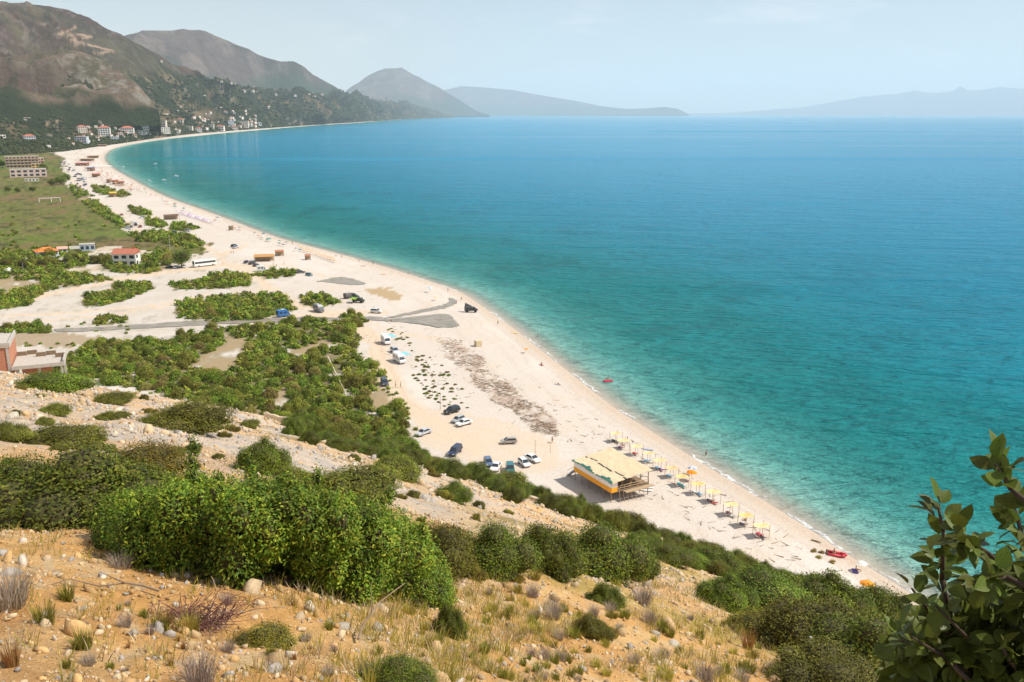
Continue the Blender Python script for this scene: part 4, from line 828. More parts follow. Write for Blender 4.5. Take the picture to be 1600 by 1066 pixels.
def tent(px, py, s, c, label, group=None):
    X, Y, Z = place(px, py); e = obj('tent', None, loc=(X, Y, Z), rz=facing(X, Y) + .3, sc=s, label=label, cat='tent', group=group)
    m = MB(); m.add([(-2.2, -2.2, 1.4), (2.2, -2.2, 1.4), (2.2, 2.2, 1.4), (-2.2, 2.2, 1.4), (0, 0, 3.0)], [(0, 1, 4), (1, 2, 4), (2, 3, 4), (3, 0, 4)]); m.build('canopy', M_CLOTH, e, color=c)
    m = MB(); m.add([(-2, -2, 0), (2, -2, 0), (2, 2, 0), (-2, 2, 0), (-2.2, -2.2, 1.4), (2.2, -2.2, 1.4), (2.2, 2.2, 1.4), (-2.2, 2.2, 1.4)], [(0, 1, 5, 4), (1, 2, 6, 5), (2, 3, 7, 6), (3, 0, 4, 7)]); m.build('side_wall', M_CLOTH, e, color=tuple(q * .85 for q in c))
tent(15, 426, .9, (.78, .74, .66), 'cream pyramid tent at the dirt track edge'); tent(43, 409, .8, (.74, .72, .68), 'cream tent between two olive trees'); tent(100, 409, 1.0, (.74, .68, .56), 'beige tent beside the navy car'); tent(91, 405, .9, (.55, .60, .68), 'grey blue tent behind the beige tent'); tent(78, 405, .7, (.8, .77, .72), 'small white tent under the orange roofed cabin')
# village on the foothills
VIL = [(164, 213, 18, 11, 4, 'hip'), (128, 223, 18, 8, 3, 'flat'), (46, 219, 17, 6, 2, 'hip'), (128, 206, 14, 7, 3, 'hip'), (200, 207, 20, 6, 2, 'hip'), (226, 203, 13, 8, 3, 'flat'), (239, 203, 11, 8, 3, 'hip'), (254, 199, 12, 9, 4, 'flat'), (258, 208, 14, 8, 3, 'flat'), (247, 192, 8, 6, 2, 'hip'), (265, 193, 7, 6, 2, 'flat'), (281, 192, 12, 5, 2, 'hip'), (221, 210, 12, 5, 2, 'flat'), (188, 213, 10, 4, 2, 'flat'), (179, 218, 12, 4, 2, 'flat'), (296, 203, 12, 5, 2, 'flat'), (311, 206, 10, 5, 2, 'hip'), (345, 204, 12, 6, 2, 'hip'), (360, 195, 10, 6, 2, 'flat'), (382, 199, 16, 9, 4, 'flat'), (367, 204, 10, 5, 2, 'hip'), (86, 172, 8, 4, 2, 'flat'), (131, 178, 7, 3, 1, 'hip'), (150, 201, 5, 4, 2, 'flat'), (4, 216, 9, 4, 1, 'flat'), (75, 230, 6, 3, 1, 'flat'), (86, 236, 14, 4, 1, 'flat'), (20, 196, 7, 3, 1, 'hip'), (270, 200, 8, 6, 2, 'flat'), (276, 207, 9, 4, 2, 'flat'), (243, 211, 8, 4, 1, 'flat'), (210, 214, 7, 3, 1, 'hip'), (330, 200, 8, 5, 2, 'flat'), (391, 197, 8, 6, 2, 'hip'), (405, 196, 7, 4, 1, 'flat'), (45, 187, 12, 3, 1, 'flat'), (180, 184, 14, 2.5, 1, 'flat'), (320, 152, 5, 3, 1, 'flat'), (327, 152, 4, 3, 1, 'flat'), (252, 97, 4, 3, 1, 'hip')]
wl = [M_WHITE, mat('cream_render', (.66, .58, .48), .85, .12, .5), mat('grey_blue_render', (.50, .53, .58), .85, .12, .5), M_WHITE]
for i, (a, b, w, h, fl, rf) in enumerate(VIL):
    q = slope_at(a, b) if b < 232 else Vector(place(a, b)); s = F / math.hypot(q.x, q.y); nm = {'hip': 'white village house with red hipped roof below the mountain', 'flat': 'pale flat roofed village house below the mountain'}[rf]
    building(q, facing(q.x, q.y) + rnd.uniform(-.35, .35), w / s * .85, w / s * .6, h / s, fl, max(2, int(w / 3.2)), wl[(i * 7) % 4] if i != 1 else wl[2], nm if i else 'tall cream hotel with bright red roof in the village', roof=rf, roofm=M_TILE if rf == 'hip' else M_CONC, group='houses of the hillside village', win=w > 6)
HM = MB(); HM.box(-8, 8, -6, 6, -4, 9, 0); HM.add([(-8.5, -6.5, 9), (8.5, -6.5, 9), (8.5, 6.5, 9), (-8.5, 6.5, 9), (-3, 0, 12), (3, 0, 12)], [(0, 1, 5, 4), (1, 2, 5), (2, 3, 4, 5), (3, 0, 4)], 1); HMM = HM.mesh('house', M_WHITE, M_TILE)
for i in range(52):
    if i < 20: a, b = rnd.uniform(338, 408), 0; b = 127 + (a - 338) * .22 + rnd.uniform(-2, 7)
    elif i < 40: a = rnd.uniform(425, 545); b = 146.5 + rnd.uniform(1, 6)
    else: a = rnd.uniform(250, 420); b = rnd.uniform(168, 190)
    q = slope_at(a, b); sc = math.hypot(q.x, q.y) / 6500 * rnd.uniform(.8, 1.3); obj('house', HMM, loc=q, rz=rnd.uniform(0, 3), sc=sc, label='tiny white house of the upper ridge village', cat='house', group='houses of the upper ridge village')

for i in range(150):
    a = rnd.uniform(100, 410); b = float(np.interp(a, [110, 200, 300, 410], [228, 214, 205, 199])) - abs(rnd.gauss(0, 15)); q = slope_at(a, b); obj('house', HMM, loc=q, rz=rnd.uniform(0, 3), sc=rnd.uniform(.35, .75) * math.hypot(q.x, q.y) / 3600, label='small white house scattered between the village trees', cat='house', group='small houses between the village trees')

# unfinished brick building on the slope
T0 = at_dist(60, 566, 175); s = F / 175 / 1.08; rzb = facing(T0.x, T0.y)
e = obj('brick_building', None, loc=(T0.x, T0.y, T0.z), rz=rzb - .1, label='unfinished red brick building with broad concrete roof terrace', cat='building')
hx = lambda p: (p - 60) / s
MB().box(hx(-60), hx(29), -1.0, 9, -6, 3.4).build('wall', M_BRICK, e)
MB().box(hx(-62), hx(30.5), -1.2, 9.2, 3.4, 3.75).build('roof_slab', M_CONC, e)
MB().box(hx(-62), hx(30.5), -1.22, -.95, 3.75, 4.25).build('parapet', M_CONC, e); MB().box(hx(28.5), hx(30.5), -.95, 9.2, 3.75, 4.25).build('parapet', M_CONC, e)
for x in (-30, -8, 27): MB().box(hx(x) - .22, hx(x) + .22, -1.12, -.7, -6, 3.4).build('pillar', M_CONC, e)
for x in (-20, 8): MB().box(hx(x) - 1.0, hx(x) + 1.0, -1.06, -.9, .2, 2.2).build('window', M_DARK, e)
MB().box(hx(30.6), hx(92), -3.0, 9, -.3, 0).build('terrace_slab', M_CONC, e)
MB().box(hx(31), hx(91.5), -3.0, -2.75, .004, .35).build('terrace_edge', M_CONC, e)
for i in range(5): MB().box(hx(31 + i * 12), hx(43 + i * 12), 6.0 + (i % 2) * 1.4 - i * .9, 6.25 + (i % 2) * 1.4 - i * .9, .004, .75).build('parapet', M_DWOOD, e)
MB().box(hx(91) - .12, hx(91) + .12, -2.7, 5.5, .004, .7).build('parapet', M_CONC, e)
for x, y in ((36, -2.5), (62, -2.5), (88, -2.5), (88, 5), (62, 5)): MB().box(hx(x) - .2, hx(x) + .2, y - .2, y + .2, -7, -.3).build('column', M_CONC, e)
MB().box(hx(40), hx(75), -.5, -.2, -6, -.3).build('lower_wall', M_BRICK, e)

# ------------------------------------------------------------------ beach bar on stilts
def W3(px, py, z): x, y = unproj(px, py, z); return Vector((float(x), float(y), z))
B_, A_, C_ = W3(955, 770, 4.0), W3(897, 735, 4.0), W3(1003, 749, 4.0)
e1 = (A_ - B_); La = min(e1.length, 13.5); e1.normalize(); e2 = Vector((-e1.y, e1.x, 0)); e2 = e2 if e2.dot(C_ - B_) > 0 else -e2; Lb = max(7.0, min((C_ - B_).dot(e2), 10.0))
print('bar', La, Lb)
bar = obj('beach_bar', None, loc=B_, label='stilted beach bar with yellow and white walls and reed mat roof', cat='beach bar'); bar.matrix_world = Matrix(((e1.x, e2.x, 0, B_.x), (e1.y, e2.y, 0, B_.y), (0, 0, 1, B_.z), (0, 0, 0, 1))) if e1.cross(e2).z > 0 else Matrix(((e1.x, e2.x, 0, B_.x), (e1.y, e2.y, 0, B_.y), (0, 0, 1, B_.z), (0, 0, 0, 1)))
if e1.cross(e2).z < 0:      # keep a right-handed frame: x runs along the wall away from the stair
    bar.matrix_world = Matrix(((-e1.x, e2.x, 0, A_.x), (-e1.y, e2.y, 0, A_.y), (0, 0, 1, B_.z), (0, 0, 0, 1)))
    fx = lambda x: La - x
else: fx = lambda x: x
def bx(x0, x1, y0, y1, z0, z1): a, b = sorted((fx(x0), fx(x1))); return MB().box(a, b, y0, y1, z0, z1)
bx(0, La, 0, Lb, -.18, 0).build('floor', M_DWOOD, bar)
YEL = mat('yellow_panel', (.80, .36, .02), .6, .12, 2); WPN = mat('white_panel', (.76, .75, .74), .6, .12, 2)
npan = 12
for i in range(npan):
    x0, x1 = La * i / npan + .03, La * (i + 1) / npan - .03
    bx(x0, x1, -.06, 0 - .005, -.1, .95).build('yellow_panel', YEL, bar); bx(x0, x1, -.06, -.005, .97, 1.95).build('white_panel', WPN, bar)
bx(-.06, -.005, 0, 1.5, -.1, .95).build('yellow_panel', YEL, bar); bx(-.06, -.005, 0, 1.5, .97, 1.95).build('white_panel', WPN, bar)
for i in range(6):
    for y in (.12, Lb * .5, Lb - .15): p0 = (fx(La * i / 5 * .97 + .15), y, -2.6); MB().tube(p0, (p0[0], y, 2.2 + y / Lb * .5), .09).build('post', M_DWOOD, bar)
for y in np.linspace(1.8, Lb - .1, 6): MB().tube((fx(.05), y, 0), (fx(.05), y, 1.0), .06).build('railing_post', M_WOOD, bar)
for z in (.5, 1.0): MB().tube((fx(.05), 1.6, z), (fx(.05), Lb, z), .06).build('rail', M_WOOD, bar)
for y in (2.0, 4.4, 6.6): MB().tube((fx(.1), y, 0), (fx(.1), y + 1.2, 2.3), .07).build('brace', M_WOOD, bar)
for i in range(7): MB().tube((fx(-.8 - i * .12), 1.8 + i * .95, -2.4), (fx(-.3), 1.8 + i * .95, .1), .05).build('prop', M_WOOD, bar)
bx(-1.2, -.1, 3.0, Lb + .6, -.3, -.15).build('side_deck', M_WOOD, bar)
gx, gy = np.meshgrid(np.linspace(-.6, La + .5, 34), np.linspace(-.5, Lb + .6, 26)); gz = 2.25 + np.clip(gy / Lb, 0, 1) * .75 + np.sin(gx * .8 + gy * .35) * .09 + (fbm(gx / 1.2, gy / 1.2, 3, 150) - .5) * .4
lo = gy < .35 + .45 * np.sin(gx * .9)
vx = np.stack([np.vectorize(fx)(gx), gy, gz], -1).reshape(-1, 3); ids = np.arange(gx.size).reshape(gx.shape); fq = np.stack([ids[:-1, :-1], ids[:-1, 1:], ids[1:, 1:], ids[1:, :-1]], -1).reshape(-1, 4); grn = lo.ravel()[fq].sum(1) >= 3
slit = (np.abs(vx[fq].mean(1)[:, 1] - (Lb * .34 + .25 * np.sin(vx[fq].mean(1)[:, 0] * .7))) < .16)
def slab(f, m, nm, dz=0):
    v2 = np.concatenate([vx + (0, 0, dz), vx + (0, 0, dz - .06)]); f2 = np.concatenate([f, f[:, ::-1] + len(vx)]); obj(nm, raw_mesh(nm, v2, f2, mats=(m,)), bar)
slab(fq[~grn & ~slit], M_REED, 'reed_roof'); slab(fq[grn], mat('green_tarpaulin', (.03, .12, .09), .6, .2, 2), 'tarpaulin', .03); slab(fq[slit], mat('roof_gap_shade', (.05, .06, .05), .9, .2, 3), 'roof_gap', -.05)  # gap strip is coloured dark in place of the shade below the roof
for i in range(8): t = i / 7; bx(La + .1 + t * 2.6, La + .5 + t * 2.6, .2, 1.4, -.1 - t * 2.0, -.02 - t * 2.0).build('stair_step', M_METAL, bar)
for y in (.2, 1.4): MB().tube((fx(La + .1), y, .9), (fx(La + 2.9), y, -1.1), .04).build('stair_rail', M_METAL, bar)
for i in range(5): a = rnd.uniform(1, La - 2); bx(a, a + .8, 2 + i % 3 * 2, 2.8 + i % 3 * 2, 0.0, .75).build('table', M_DWOOD, bar, bevel=.03)

# ------------------------------------------------------------------ people
def skin_mesh(name, verts, edges, radii, mtl):
    me = bpy.data.meshes.new(name + '_skel'); me.from_pydata(verts, edges, []); o = bpy.data.objects.new(name + '_skel', me); COL.objects.link(o)
    md = o.modifiers.new('skin', 'SKIN'); sd = o.modifiers.new('sub', 'SUBSURF'); sd.levels = 1; sd.render_levels = 1
    for i, r in enumerate(radii): me.skin_vertices[0].data[i].radius = (r, r * .85) if not hasattr(r, '__len__') else r
    me.skin_vertices[0].data[0].use_root = True
    dg = bpy.context.evaluated_depsgraph_get(); out = bpy.data.meshes.new_from_object(o.evaluated_get(dg)); out.name = name
    bpy.data.objects.remove(o); bpy.data.meshes.remove(me); out.materials.clear(); out.materials.append(mtl); return out
PV = [(0, 0, .95), (0, 0, 1.15), (0, 0, 1.38), (0, 0, 1.48), (0, .02, 1.58), (0, .01, 1.68), (-.11, 0, .88), (-.12, .03, .48), (-.12, -.02, .08), (-.12, .10, .04), (.11, 0, .88), (.13, -.05, .48), (.13, -.12, .08), (.13, 0, .04), (-.19, 0, 1.38), (-.26, -.02, 1.10), (-.27, .06, .85), (.19, 0, 1.38), (.26, .02, 1.10), (.27, .10, .85)]
PE = [(0, 1), (1, 2), (2, 3), (3, 4), (4, 5), (0, 6), (6, 7), (7, 8), (8, 9), (0, 10), (10, 11), (11, 12), (12, 13), (2, 14), (14, 15), (15, 16), (2, 17), (17, 18), (18, 19)]
PR = [(.16, .11), (.14, .10), (.15, .10), .055, .085, .08, .09, .06, .04, .035, .09, .06, .04, .035, .06, .045, .035, .06, .045, .035]
STAND = skin_mesh('person_body', PV, PE, PR, M_SKIN)
def lie(v): return (v[0], v[2] - .9, .12 + max(0, v[1]) * .3)
LIE = skin_mesh('person_lying', [lie(v) for v in PV], PE, PR, M_SKIN)
SV = [(0, 0, .12), (0, -.06, .32), (0, -.1, .55), (0, -.08, .66), (0, -.06, .76), (0, -.06, .86), (-.12, .1, .12), (-.14, .45, .36), (-.14, .75, .06), (-.14, .85, .04), (.12, .1, .12), (.14, .45, .36), (.14, .75, .06), (.14, .85, .04), (-.19, -.1, .55), (-.26, .05, .34), (-.2, .28, .32), (.19, -.1, .55), (.26, .05, .34), (.2, .28, .32)]
SIT = skin_mesh('person_sitting', SV, PE, PR, M_SKIN)
def ell(c, r, seg=ICO1): return c + seg[0] * np.array(r), seg[1]
def cloth_mesh(nm, c, r): v, f = ell(np.array(c), r); return raw_mesh(nm, v, f, mats=(M_CLOTH,), smooth=True)
SHORTS = cloth_mesh('shorts', (0, 0, .88), (.21, .15, .17)); HAIR = cloth_mesh('hair', (0, -.015, 1.68), (.095, .11, .10)); SHORTS_S = cloth_mesh('shorts', (0, .02, .14), (.2, .17, .13)); HAIR_S = cloth_mesh('hair', (0, -.08, .87), (.095, .11, .10)); SHORTS_L = cloth_mesh('shorts', (0, -.02, .13), (.2, .18, .13)); HAIR_L = cloth_mesh('hair', (0, .8, .14), (.09, .1, .1))
def person(px, py, pose, col, label, group=None, z=None, rz=None):
    X, Y, Z = place(px, py); Z = Z if z is None else z; e = obj('person', None, loc=(X, Y, Z), rz=rnd.uniform(0, 6.28) if rz is None else rz, label=label, cat='person', group=group)
    b, s_, h_ = {'stand': (STAND, SHORTS, HAIR), 'lie': (LIE, SHORTS_L, HAIR_L), 'sit': (SIT, SHORTS_S, HAIR_S)}[pose]
    obj('body', b, e); obj('swimwear', s_, e, color=col); obj('hair', h_, e, color=(.03, .02, .015)); return e
cols_ = [(.02, .02, .03), (.45, .05, .05), (.05, .10, .35), (.5, .45, .4), (.06, .06, .07)]
person(618, 606, 'stand', (.05, .05, .06), 'person in dark clothes walking beside another on the dirt track'); person(626, 606, 'stand', (.30, .12, .10), 'person in reddish clothes walking on the dirt track')
person(863, 693, 'stand', (.12, .10, .09), 'person bending with poles on the pebbles behind the bar', rz=.3); person(1103, 713, 'stand', cols_[0], 'bather standing in the shallow water opposite the bar', z=-.5)
person(840, 528, 'stand', cols_[0], 'bather standing in the shallows near the yellow mat', z=-.6); person(778, 508, 'stand', cols_[2], 'person at the waterline by a driftwood trunk'); person(611, 505, 'stand', (.04, .04, .05), 'person standing where the stream pools begin'); person(721, 470, 'stand', cols_[4], 'person in dark clothes at the stream outlet'); person(713, 475, 'stand', cols_[1], 'person wading at the stream outlet'); person(846, 570, 'sit', cols_[1], 'person sitting on a towel in the middle of the open beach'); person(872, 600, 'lie', cols_[0], 'sunbather on a grey towel above the waterline'); person(1338, 892, 'sit', cols_[0], 'person sitting on a purple towel under the white parasol')
person(980, 693, 'stand', cols_[4], 'person standing under the second reed shade', rz=1); person(638, 429, 'stand', cols_[0], 'tiny person standing at the waterline', 'people at the waterline')
for a, b in ((525, 402), (534, 403), (457, 382), (427, 415), (432, 418), (444, 413), (361, 397), (365, 397), (561, 410), (700, 456), (583, 414)): person(a, b, 'stand', rnd.choice(cols_), 'tiny person standing at the waterline' if b < 405 else 'tiny person walking on the back beach', 'people at the waterline' if b < 405 else 'people walking on the back beach')

# ------------------------------------------------------------------ reed shades, loungers, parasols
def lounger_mesh():
    m = MB(); m.box(-.32, .32, -.9, .3, .26, .34, 0); m.add([(-.32, .3, .26), (.32, .3, .26), (.32, .95, .62), (-.32, .95, .62), (-.32, .28, .34), (.32, .28, .34), (.32, .92, .70), (-.32, .92, .70)], [(3, 2, 1, 0), (4, 5, 6, 7), (0, 1, 5, 4), (1, 2, 6, 5), (2, 3, 7, 6), (3, 0, 4, 7)], 0)
    for x in (-.28, .28):
        for y in (-.8, .2, .75): m.box(x - .03, x + .03, y - .03, y + .03, 0, .28 if y < .5 else .5, 1)
    return m.mesh('sun_lounger', M_CLOTH, M_WHITE)
LOUNG = lounger_mesh()
m = MB(); gxx = np.linspace(-1, 1, 6); 
for i in range(5):
    for j in range(5):
        z = lambda a, b: .10 * math.sin(a * 2.2 + b) - .10 * (1 - a * a) * (1 - b * b)
        a0, a1, b0, b1 = gxx[i], gxx[i + 1], gxx[j], gxx[j + 1]; m.quad((a0 * 1.3, b0 * 1.25, z(a0, b0)), (a1 * 1.3, b0 * 1.25, z(a1, b0)), (a1 * 1.3, b1 * 1.25, z(a1, b1)), (a0 * 1.3, b1 * 1.25, z(a0, b1)))
MATS['yellow_mat'] = mat('yellow_mat', (.78, .55, .19), .9, .15, 5); CANO = m.mesh('canopy', mat('reed_canopy', rough=.9, var=.2, scale=5, objcol=True))
SHADES = [(963, 677), (974, 688), (995, 697), (1014, 708), (1031, 719), (1050, 731), (1066, 744), (1091, 756), (1115, 768), (1143, 788), (1166, 805), (1190, 821)]
UNDER = ['dark benches', 'a person on a purple towel', 'a red lounger', 'a blue lounger', 'blue and purple loungers', 'a single blue lounger', 'teal loungers', 'white and blue loungers', 'a dark lounger and red towel', 'a dark lounger and white board', 'two seated people', 'a red lounger at the row end']
LC = [[(.05, .05, .06), (.08, .07, .06)], [(.25, .05, .20)], [(.55, .06, .05)], [(.10, .42, .62)], [(.12, .40, .60), (.35, .12, .30)], [(.12, .38, .58)], [(.05, .36, .42), (.06, .30, .38)], [(.70, .72, .74), (.15, .42, .70)], [(.10, .10, .13), (.6, .06, .05)], [(.16, .06, .10), (.62, .64, .64)], [(.08, .07, .10)], [(.55, .04, .10), (.10, .08, .10)]]
LN = [['charcoal', 'dark brown'], ['purple'], ['red'], ['light blue'], ['sky blue', 'plum'], ['mid blue'], ['teal', 'dark teal'], ['white', 'bright blue'], ['black', 'scarlet'], ['dark maroon', 'pale grey'], ['dark violet'], ['crimson', 'black']]
shr = math.atan2(float(np.diff(unproj([963, 1190], [677, 821], 3)[1])[0]), float(np.diff(unproj([963, 1190], [677, 821], 3)[0])[0]))
for i, (a, b) in enumerate(SHADES):
    q = W3(a, b, 3.4); zg = float(plain_z(shore_d(np.array([q.x]), np.array([q.y])))[0]); hgt_ = 3.4 - zg; rz = shr + rnd.uniform(-.12, .12)
    e = obj('sunshade', None, loc=(q.x, q.y, zg), rz=rz, label='yellow reed beach shade on four poles over ' + UNDER[i], cat='sunshade', group='yellow reed shades along the beach')
    obj('canopy', CANO, e, loc=(0, 0, hgt_), color=rnd.choice([(.74, .52, .20), (.70, .54, .28), (.66, .48, .24), (.76, .58, .30)]), sc=(rnd.uniform(.85, 1.02), rnd.uniform(.85, 1.02), 1.4))
    for x in (-1.1, 1.1):
        for y in (-1.05, 1.05): MB().tube((x, y, -.1), (x + rnd.uniform(-.05, .05), y, hgt_ + rnd.uniform(.05, .55)), .045).build('pole', M_WOOD, e)
    for j, c in enumerate(LC[i]):
        ca, sa = math.cos(rz), math.sin(rz); ox, oy = (-.55 + j * 1.15 + .1), rnd.uniform(-.3, .1)
        obj('sun_lounger', LOUNG, loc=(q.x + ox * ca - oy * sa, q.y + ox * sa + oy * ca, zg + .01), rz=rz + rnd.uniform(-.3, .3) - 1.3, label=LN[i][j] + ' sun lounger under the reed shade with ' + UNDER[i], cat='lounger', group='loungers under the reed shades', color=c)
    if i in (1, 10): person(a - 1, b + 9, 'sit', cols_[i % 5], 'person sitting in the shade with ' + UNDER[i])
def parasol_mesh(stripes=False):
    m = MB(); n_ = 8
    for i in range(n_):
        a0, a1 = 2 * math.pi * i / n_, 2 * math.pi * (i + 1) / n_; p0, p1 = (1.05 * math.cos(a0), 1.05 * math.sin(a0), 1.75), (1.05 * math.cos(a1), 1.05 * math.sin(a1), 1.75); q0, q1 = (.55 * math.cos(a0), .55 * math.sin(a0), 2.08), (.55 * math.cos(a1), .55 * math.sin(a1), 2.08); k = 1 if stripes and i % 2 else 0
        m.add([p0, p1, q1, q0], [(0, 1, 2, 3)], k); m.add([q0, q1, (0, 0, 2.2)], [(0, 1, 2)], k)
    return m.mesh('canopy', M_CLOTH, M_WHITE)
PARA, PARAS = parasol_mesh(), parasol_mesh(True); m = MB(); m.tube((0, 0, -.1), (0, 0, 2.2), .025); PPOLE = m.mesh('pole', M_METAL)
def parasol(px, py, c, label, s=1.0, stripes=False, tilt=0):
    X, Y, Z = place(px, py); e = obj('parasol', None, loc=(X, Y, Z), sc=s, label=label, cat='parasol'); e.rotation_euler = (tilt, 0, 0); obj('canopy', PARAS if stripes else PARA, e, color=c); obj('pole', PPOLE, e); return e
parasol(1080, 752, (.88, .30, .02), 'orange parasol beside the row of reed shades', 1.15); parasol(1081, 743, (.30, .42, .68), 'blue and white parasol behind the orange parasol', 1.0, True)
parasol(1345, 894, (.80, .80, .78), 'white parasol beside the red dinghy', .95); parasol(1353, 930, (.88, .34, .04), 'orange parasol half hidden by hillside bushes', 1.2); parasol(822, 552, (.85, .33, .03), 'small orange parasol on the open beach', .8); parasol(671, 457, (.12, .48, .66), 'sky blue and white parasol on the gravel spit', 1.1, True); parasol(681, 470, (.72, .60, .25), 'straw coloured parasol on the gravel spit', .9); parasol(412, 371, (.08, .22, .24), 'dark green parasol near the waterline', 1.4)
for a, b, c, l in ((1009, 767, (.76, .76, .75), 'white paddle board lying below the bar'), (1012, 763, (.72, .73, .74), 'second white board lying beside the first'), (1035, 733, (.70, .55, .62), 'pink and white board beside the shades'), (1003, 737, (.10, .45, .55), 'turquoise board leaning by the bar corner'), (1012, 703, (.35, .40, .50), 'grey board lying seaward of the shades'), (804, 521, (.75, .52, .12), 'yellow inflatable mat at the waterline'), (599, 429, (.70, .22, .05), 'orange pedal boat hull on the upper beach'), (567, 416, (.55, .20, .08), 'reddish kayak on the beach')):
    X, Y, Z = place(a, b); v, f = ICO1; q = v * np.array((1.55, .40, .13)); q[:, 2] += .10 + .09 * (q[:, 0] / 1.55) ** 4; obj('paddle_board', raw_mesh('paddle_board', q, f, mats=(M_PLAST,), smooth=True), loc=(X, Y, Z + .03), rz=rnd.uniform(-.4, .5), label=l, cat='board', color=c)
# red dinghy
X, Y, Z = place(1306, 868); dn = obj('dinghy', None, loc=(X, Y, Z + .05), rz=-.35, label='red inflatable dinghy pulled up at the waterline', cat='dinghy'); m = MB(); m.path([(-1.5, -.65, .25), (.8, -.65, .25), (1.5, -.35, .33), (1.75, 0, .38), (1.5, .35, .33), (.8, .65, .25), (-1.5, .65, .25)], .24, .24, 9); m.build('tube', mat('red_rubber', (.55, .05, .07), .5, .1, 2), dn, smooth=True)
MB().box(-1.45, 1.2, -.6, .6, .08, .14).build('floor', mat('dark_rubber', (.22, .04, .05), .6, .1, 2), dn); MB().box(-.3, -.05, -.6, .6, .32, .38).build('seat', M_DWOOD, dn); MB().box(-1.52, -1.42, -.55, .55, .1, .5).build('transom', M_DWOOD, dn); m = MB(); m.box(-1.75, -1.5, -.14, .14, .45, .85); m.tube((-1.62, 0, .5), (-1.62, 0, .05), .05); m.build('outboard_motor', M_TYRE, dn)
person(1303, 866, 'sit', cols_[0], 'person sitting in the red dinghy', z=Z + .2); 
X, Y, Z = place(1275, 847); m = MB(); m.path([(-.9, 0, .15), (0, .08, .17), (.9, -.02, .2)], .17, .11, 8); m.build('log', M_DWOOD, loc=(X, Y, Z), rz=-.7, label='dark drift log lying at the waterline', cat='log')
# boats and a buoy in the bay
def boat(px, py, s, c, label):
    x, y = unproj(px, py, 0); e = obj('boat', None, loc=(float(x), float(y), -.05), rz=rnd.uniform(-.4, .4), sc=s, label=label, cat='boat'); m = MB(); m.add([(-2.5, -.9, .8), (-2.5, .9, .8), (1.2, .95, .85), (2.8, 0, 1.1), (1.2, -.95, .85), (-2.3, -.6, -.2), (-2.3, .6, -.2), (1.0, .6, -.2), (2.2, 0, -.1), (1.0, -.6, -.2)], [(0, 1, 2, 3, 4), (0, 5, 6, 1), (1, 6, 7, 2), (2, 7, 8, 3), (3, 8, 9, 4), (4, 9, 5, 0)]); m.build('hull', M_PLAST, e, color=c)
    MB().box(-.8, .7, -.6, .6, .82, 1.7).build('cabin', M_PLAST, e, bevel=.1, color=(.75, .75, .74))
boat(243, 257, 1.4, (.8, .8, .8), 'small white boat moored far out in the bay'); boat(275, 276, 1.3, (.78, .78, .8), 'white boat with low cabin off the crowded beach'); boat(256, 282, 1.1, (.75, .76, .78), 'little white boat nearer the umbrellas'); boat(233, 283, 1.0, (.8, .8, .8), 'white boat closest to the far beach'); boat(192, 261, 1.0, (.8, .8, .8), 'white dinghy by the far beach curve')
x, y = unproj(950, 596, 0); e = obj('float', None, loc=(float(x), float(y), 0), rz=.2, label='red inflatable float drifting on the turquoise water', cat='float'); m = MB(); m.path([(-1.2, -.5, .15), (1.2, -.5, .15), (1.2, .5, .15), (-1.2, .5, .15), (-1.2, -.5, .15)], .25, .25, 8); m.build('rim', mat('red_float', (.5, .05, .08), .5, .1, 2), e); person(950, 596, 'sit', cols_[0], 'person sitting on the red float', z=.1)
# far umbrellas: rows and the crowded bay end
def far_parasol(stripes):
    m = MB(); m.lathe([(1.6, 1.9), (.8, 2.35), (0, 2.6)], 8, 0); m.tube((0, 0, 0), (0, 0, 2.5), .05, n=4, m=1); return m.mesh('beach_umbrella', M_CLOTH, M_METAL)
FP = far_parasol(False)
nfar = 0
def far_umb(a, b, c, label, group, s=1):
    global nfar; nfar += 1; X, Y, Z = place(a, b); obj('beach_umbrella', FP, loc=(X, Y, Z), sc=s * rnd.uniform(.9, 1.1), label=label, cat='umbrella', group=group, color=c)
for r_ in range(4):
    for i in range(13): far_umb(276 + i * 3.9 + r_ * 3.2, 331 + i * 1.3 + r_ * 1.9 - (i * .1), [(.55, .42, .62), (.70, .62, .72), (.46, .32, .52)][(i + r_) % 3], 'lilac beach umbrella in the tight rows before the bush', 'lilac beach umbrellas', .62)
for r_ in range(3):
    for i in range(11): far_umb(468 + i * 5.2 + r_ * 1.5, 388 + i * 1.75 + r_ * 2.6, (.62, .44, .25), 'straw beach umbrella in the rows near the waterline', 'straw beach umbrellas', .62)
CROWD = [(.50, .25, .16), (.60, .38, .25), (.55, .20, .15), (.62, .5, .4), (.40, .22, .15), (.72, .70, .68)]
for i in range(150):
    t = rnd.random(); b = 232 + t * 68; xl = float(np.interp(b, [230, 240, 256, 270, 285, 300], [172, 163, 160, 178, 205, 234])); a = xl - 4 - rnd.random() ** .8 * float(np.interp(b, [230, 240, 260, 280, 300], [34, 42, 36, 40, 34])); far_umb(a, b, rnd.choice(CROWD), 'reddish straw umbrella on the crowded far beach', 'umbrellas on the crowded far beach', rnd.uniform(.8, 1.35))
for i in range(8): far_umb(152 + i * 3.0, 261.5 + i * .2, (.8, .79, .76), 'white square umbrella in the single row on the far beach', 'white umbrellas on the far beach', 1.5)
for i in range(70):
    a = rnd.uniform(195, 420); b = float(np.interp(a, [192, 217, 242, 280, 312, 350, 400, 420], [228, 223, 219, 214, 211, 207, 203, 201])) - rnd.uniform(1.0, 5.5) * (1 if a < 300 else .5); far_umb(a, b, rnd.choice(CROWD), 'tiny umbrella on the strip of beach below the village', 'umbrellas below the village', 1.9)
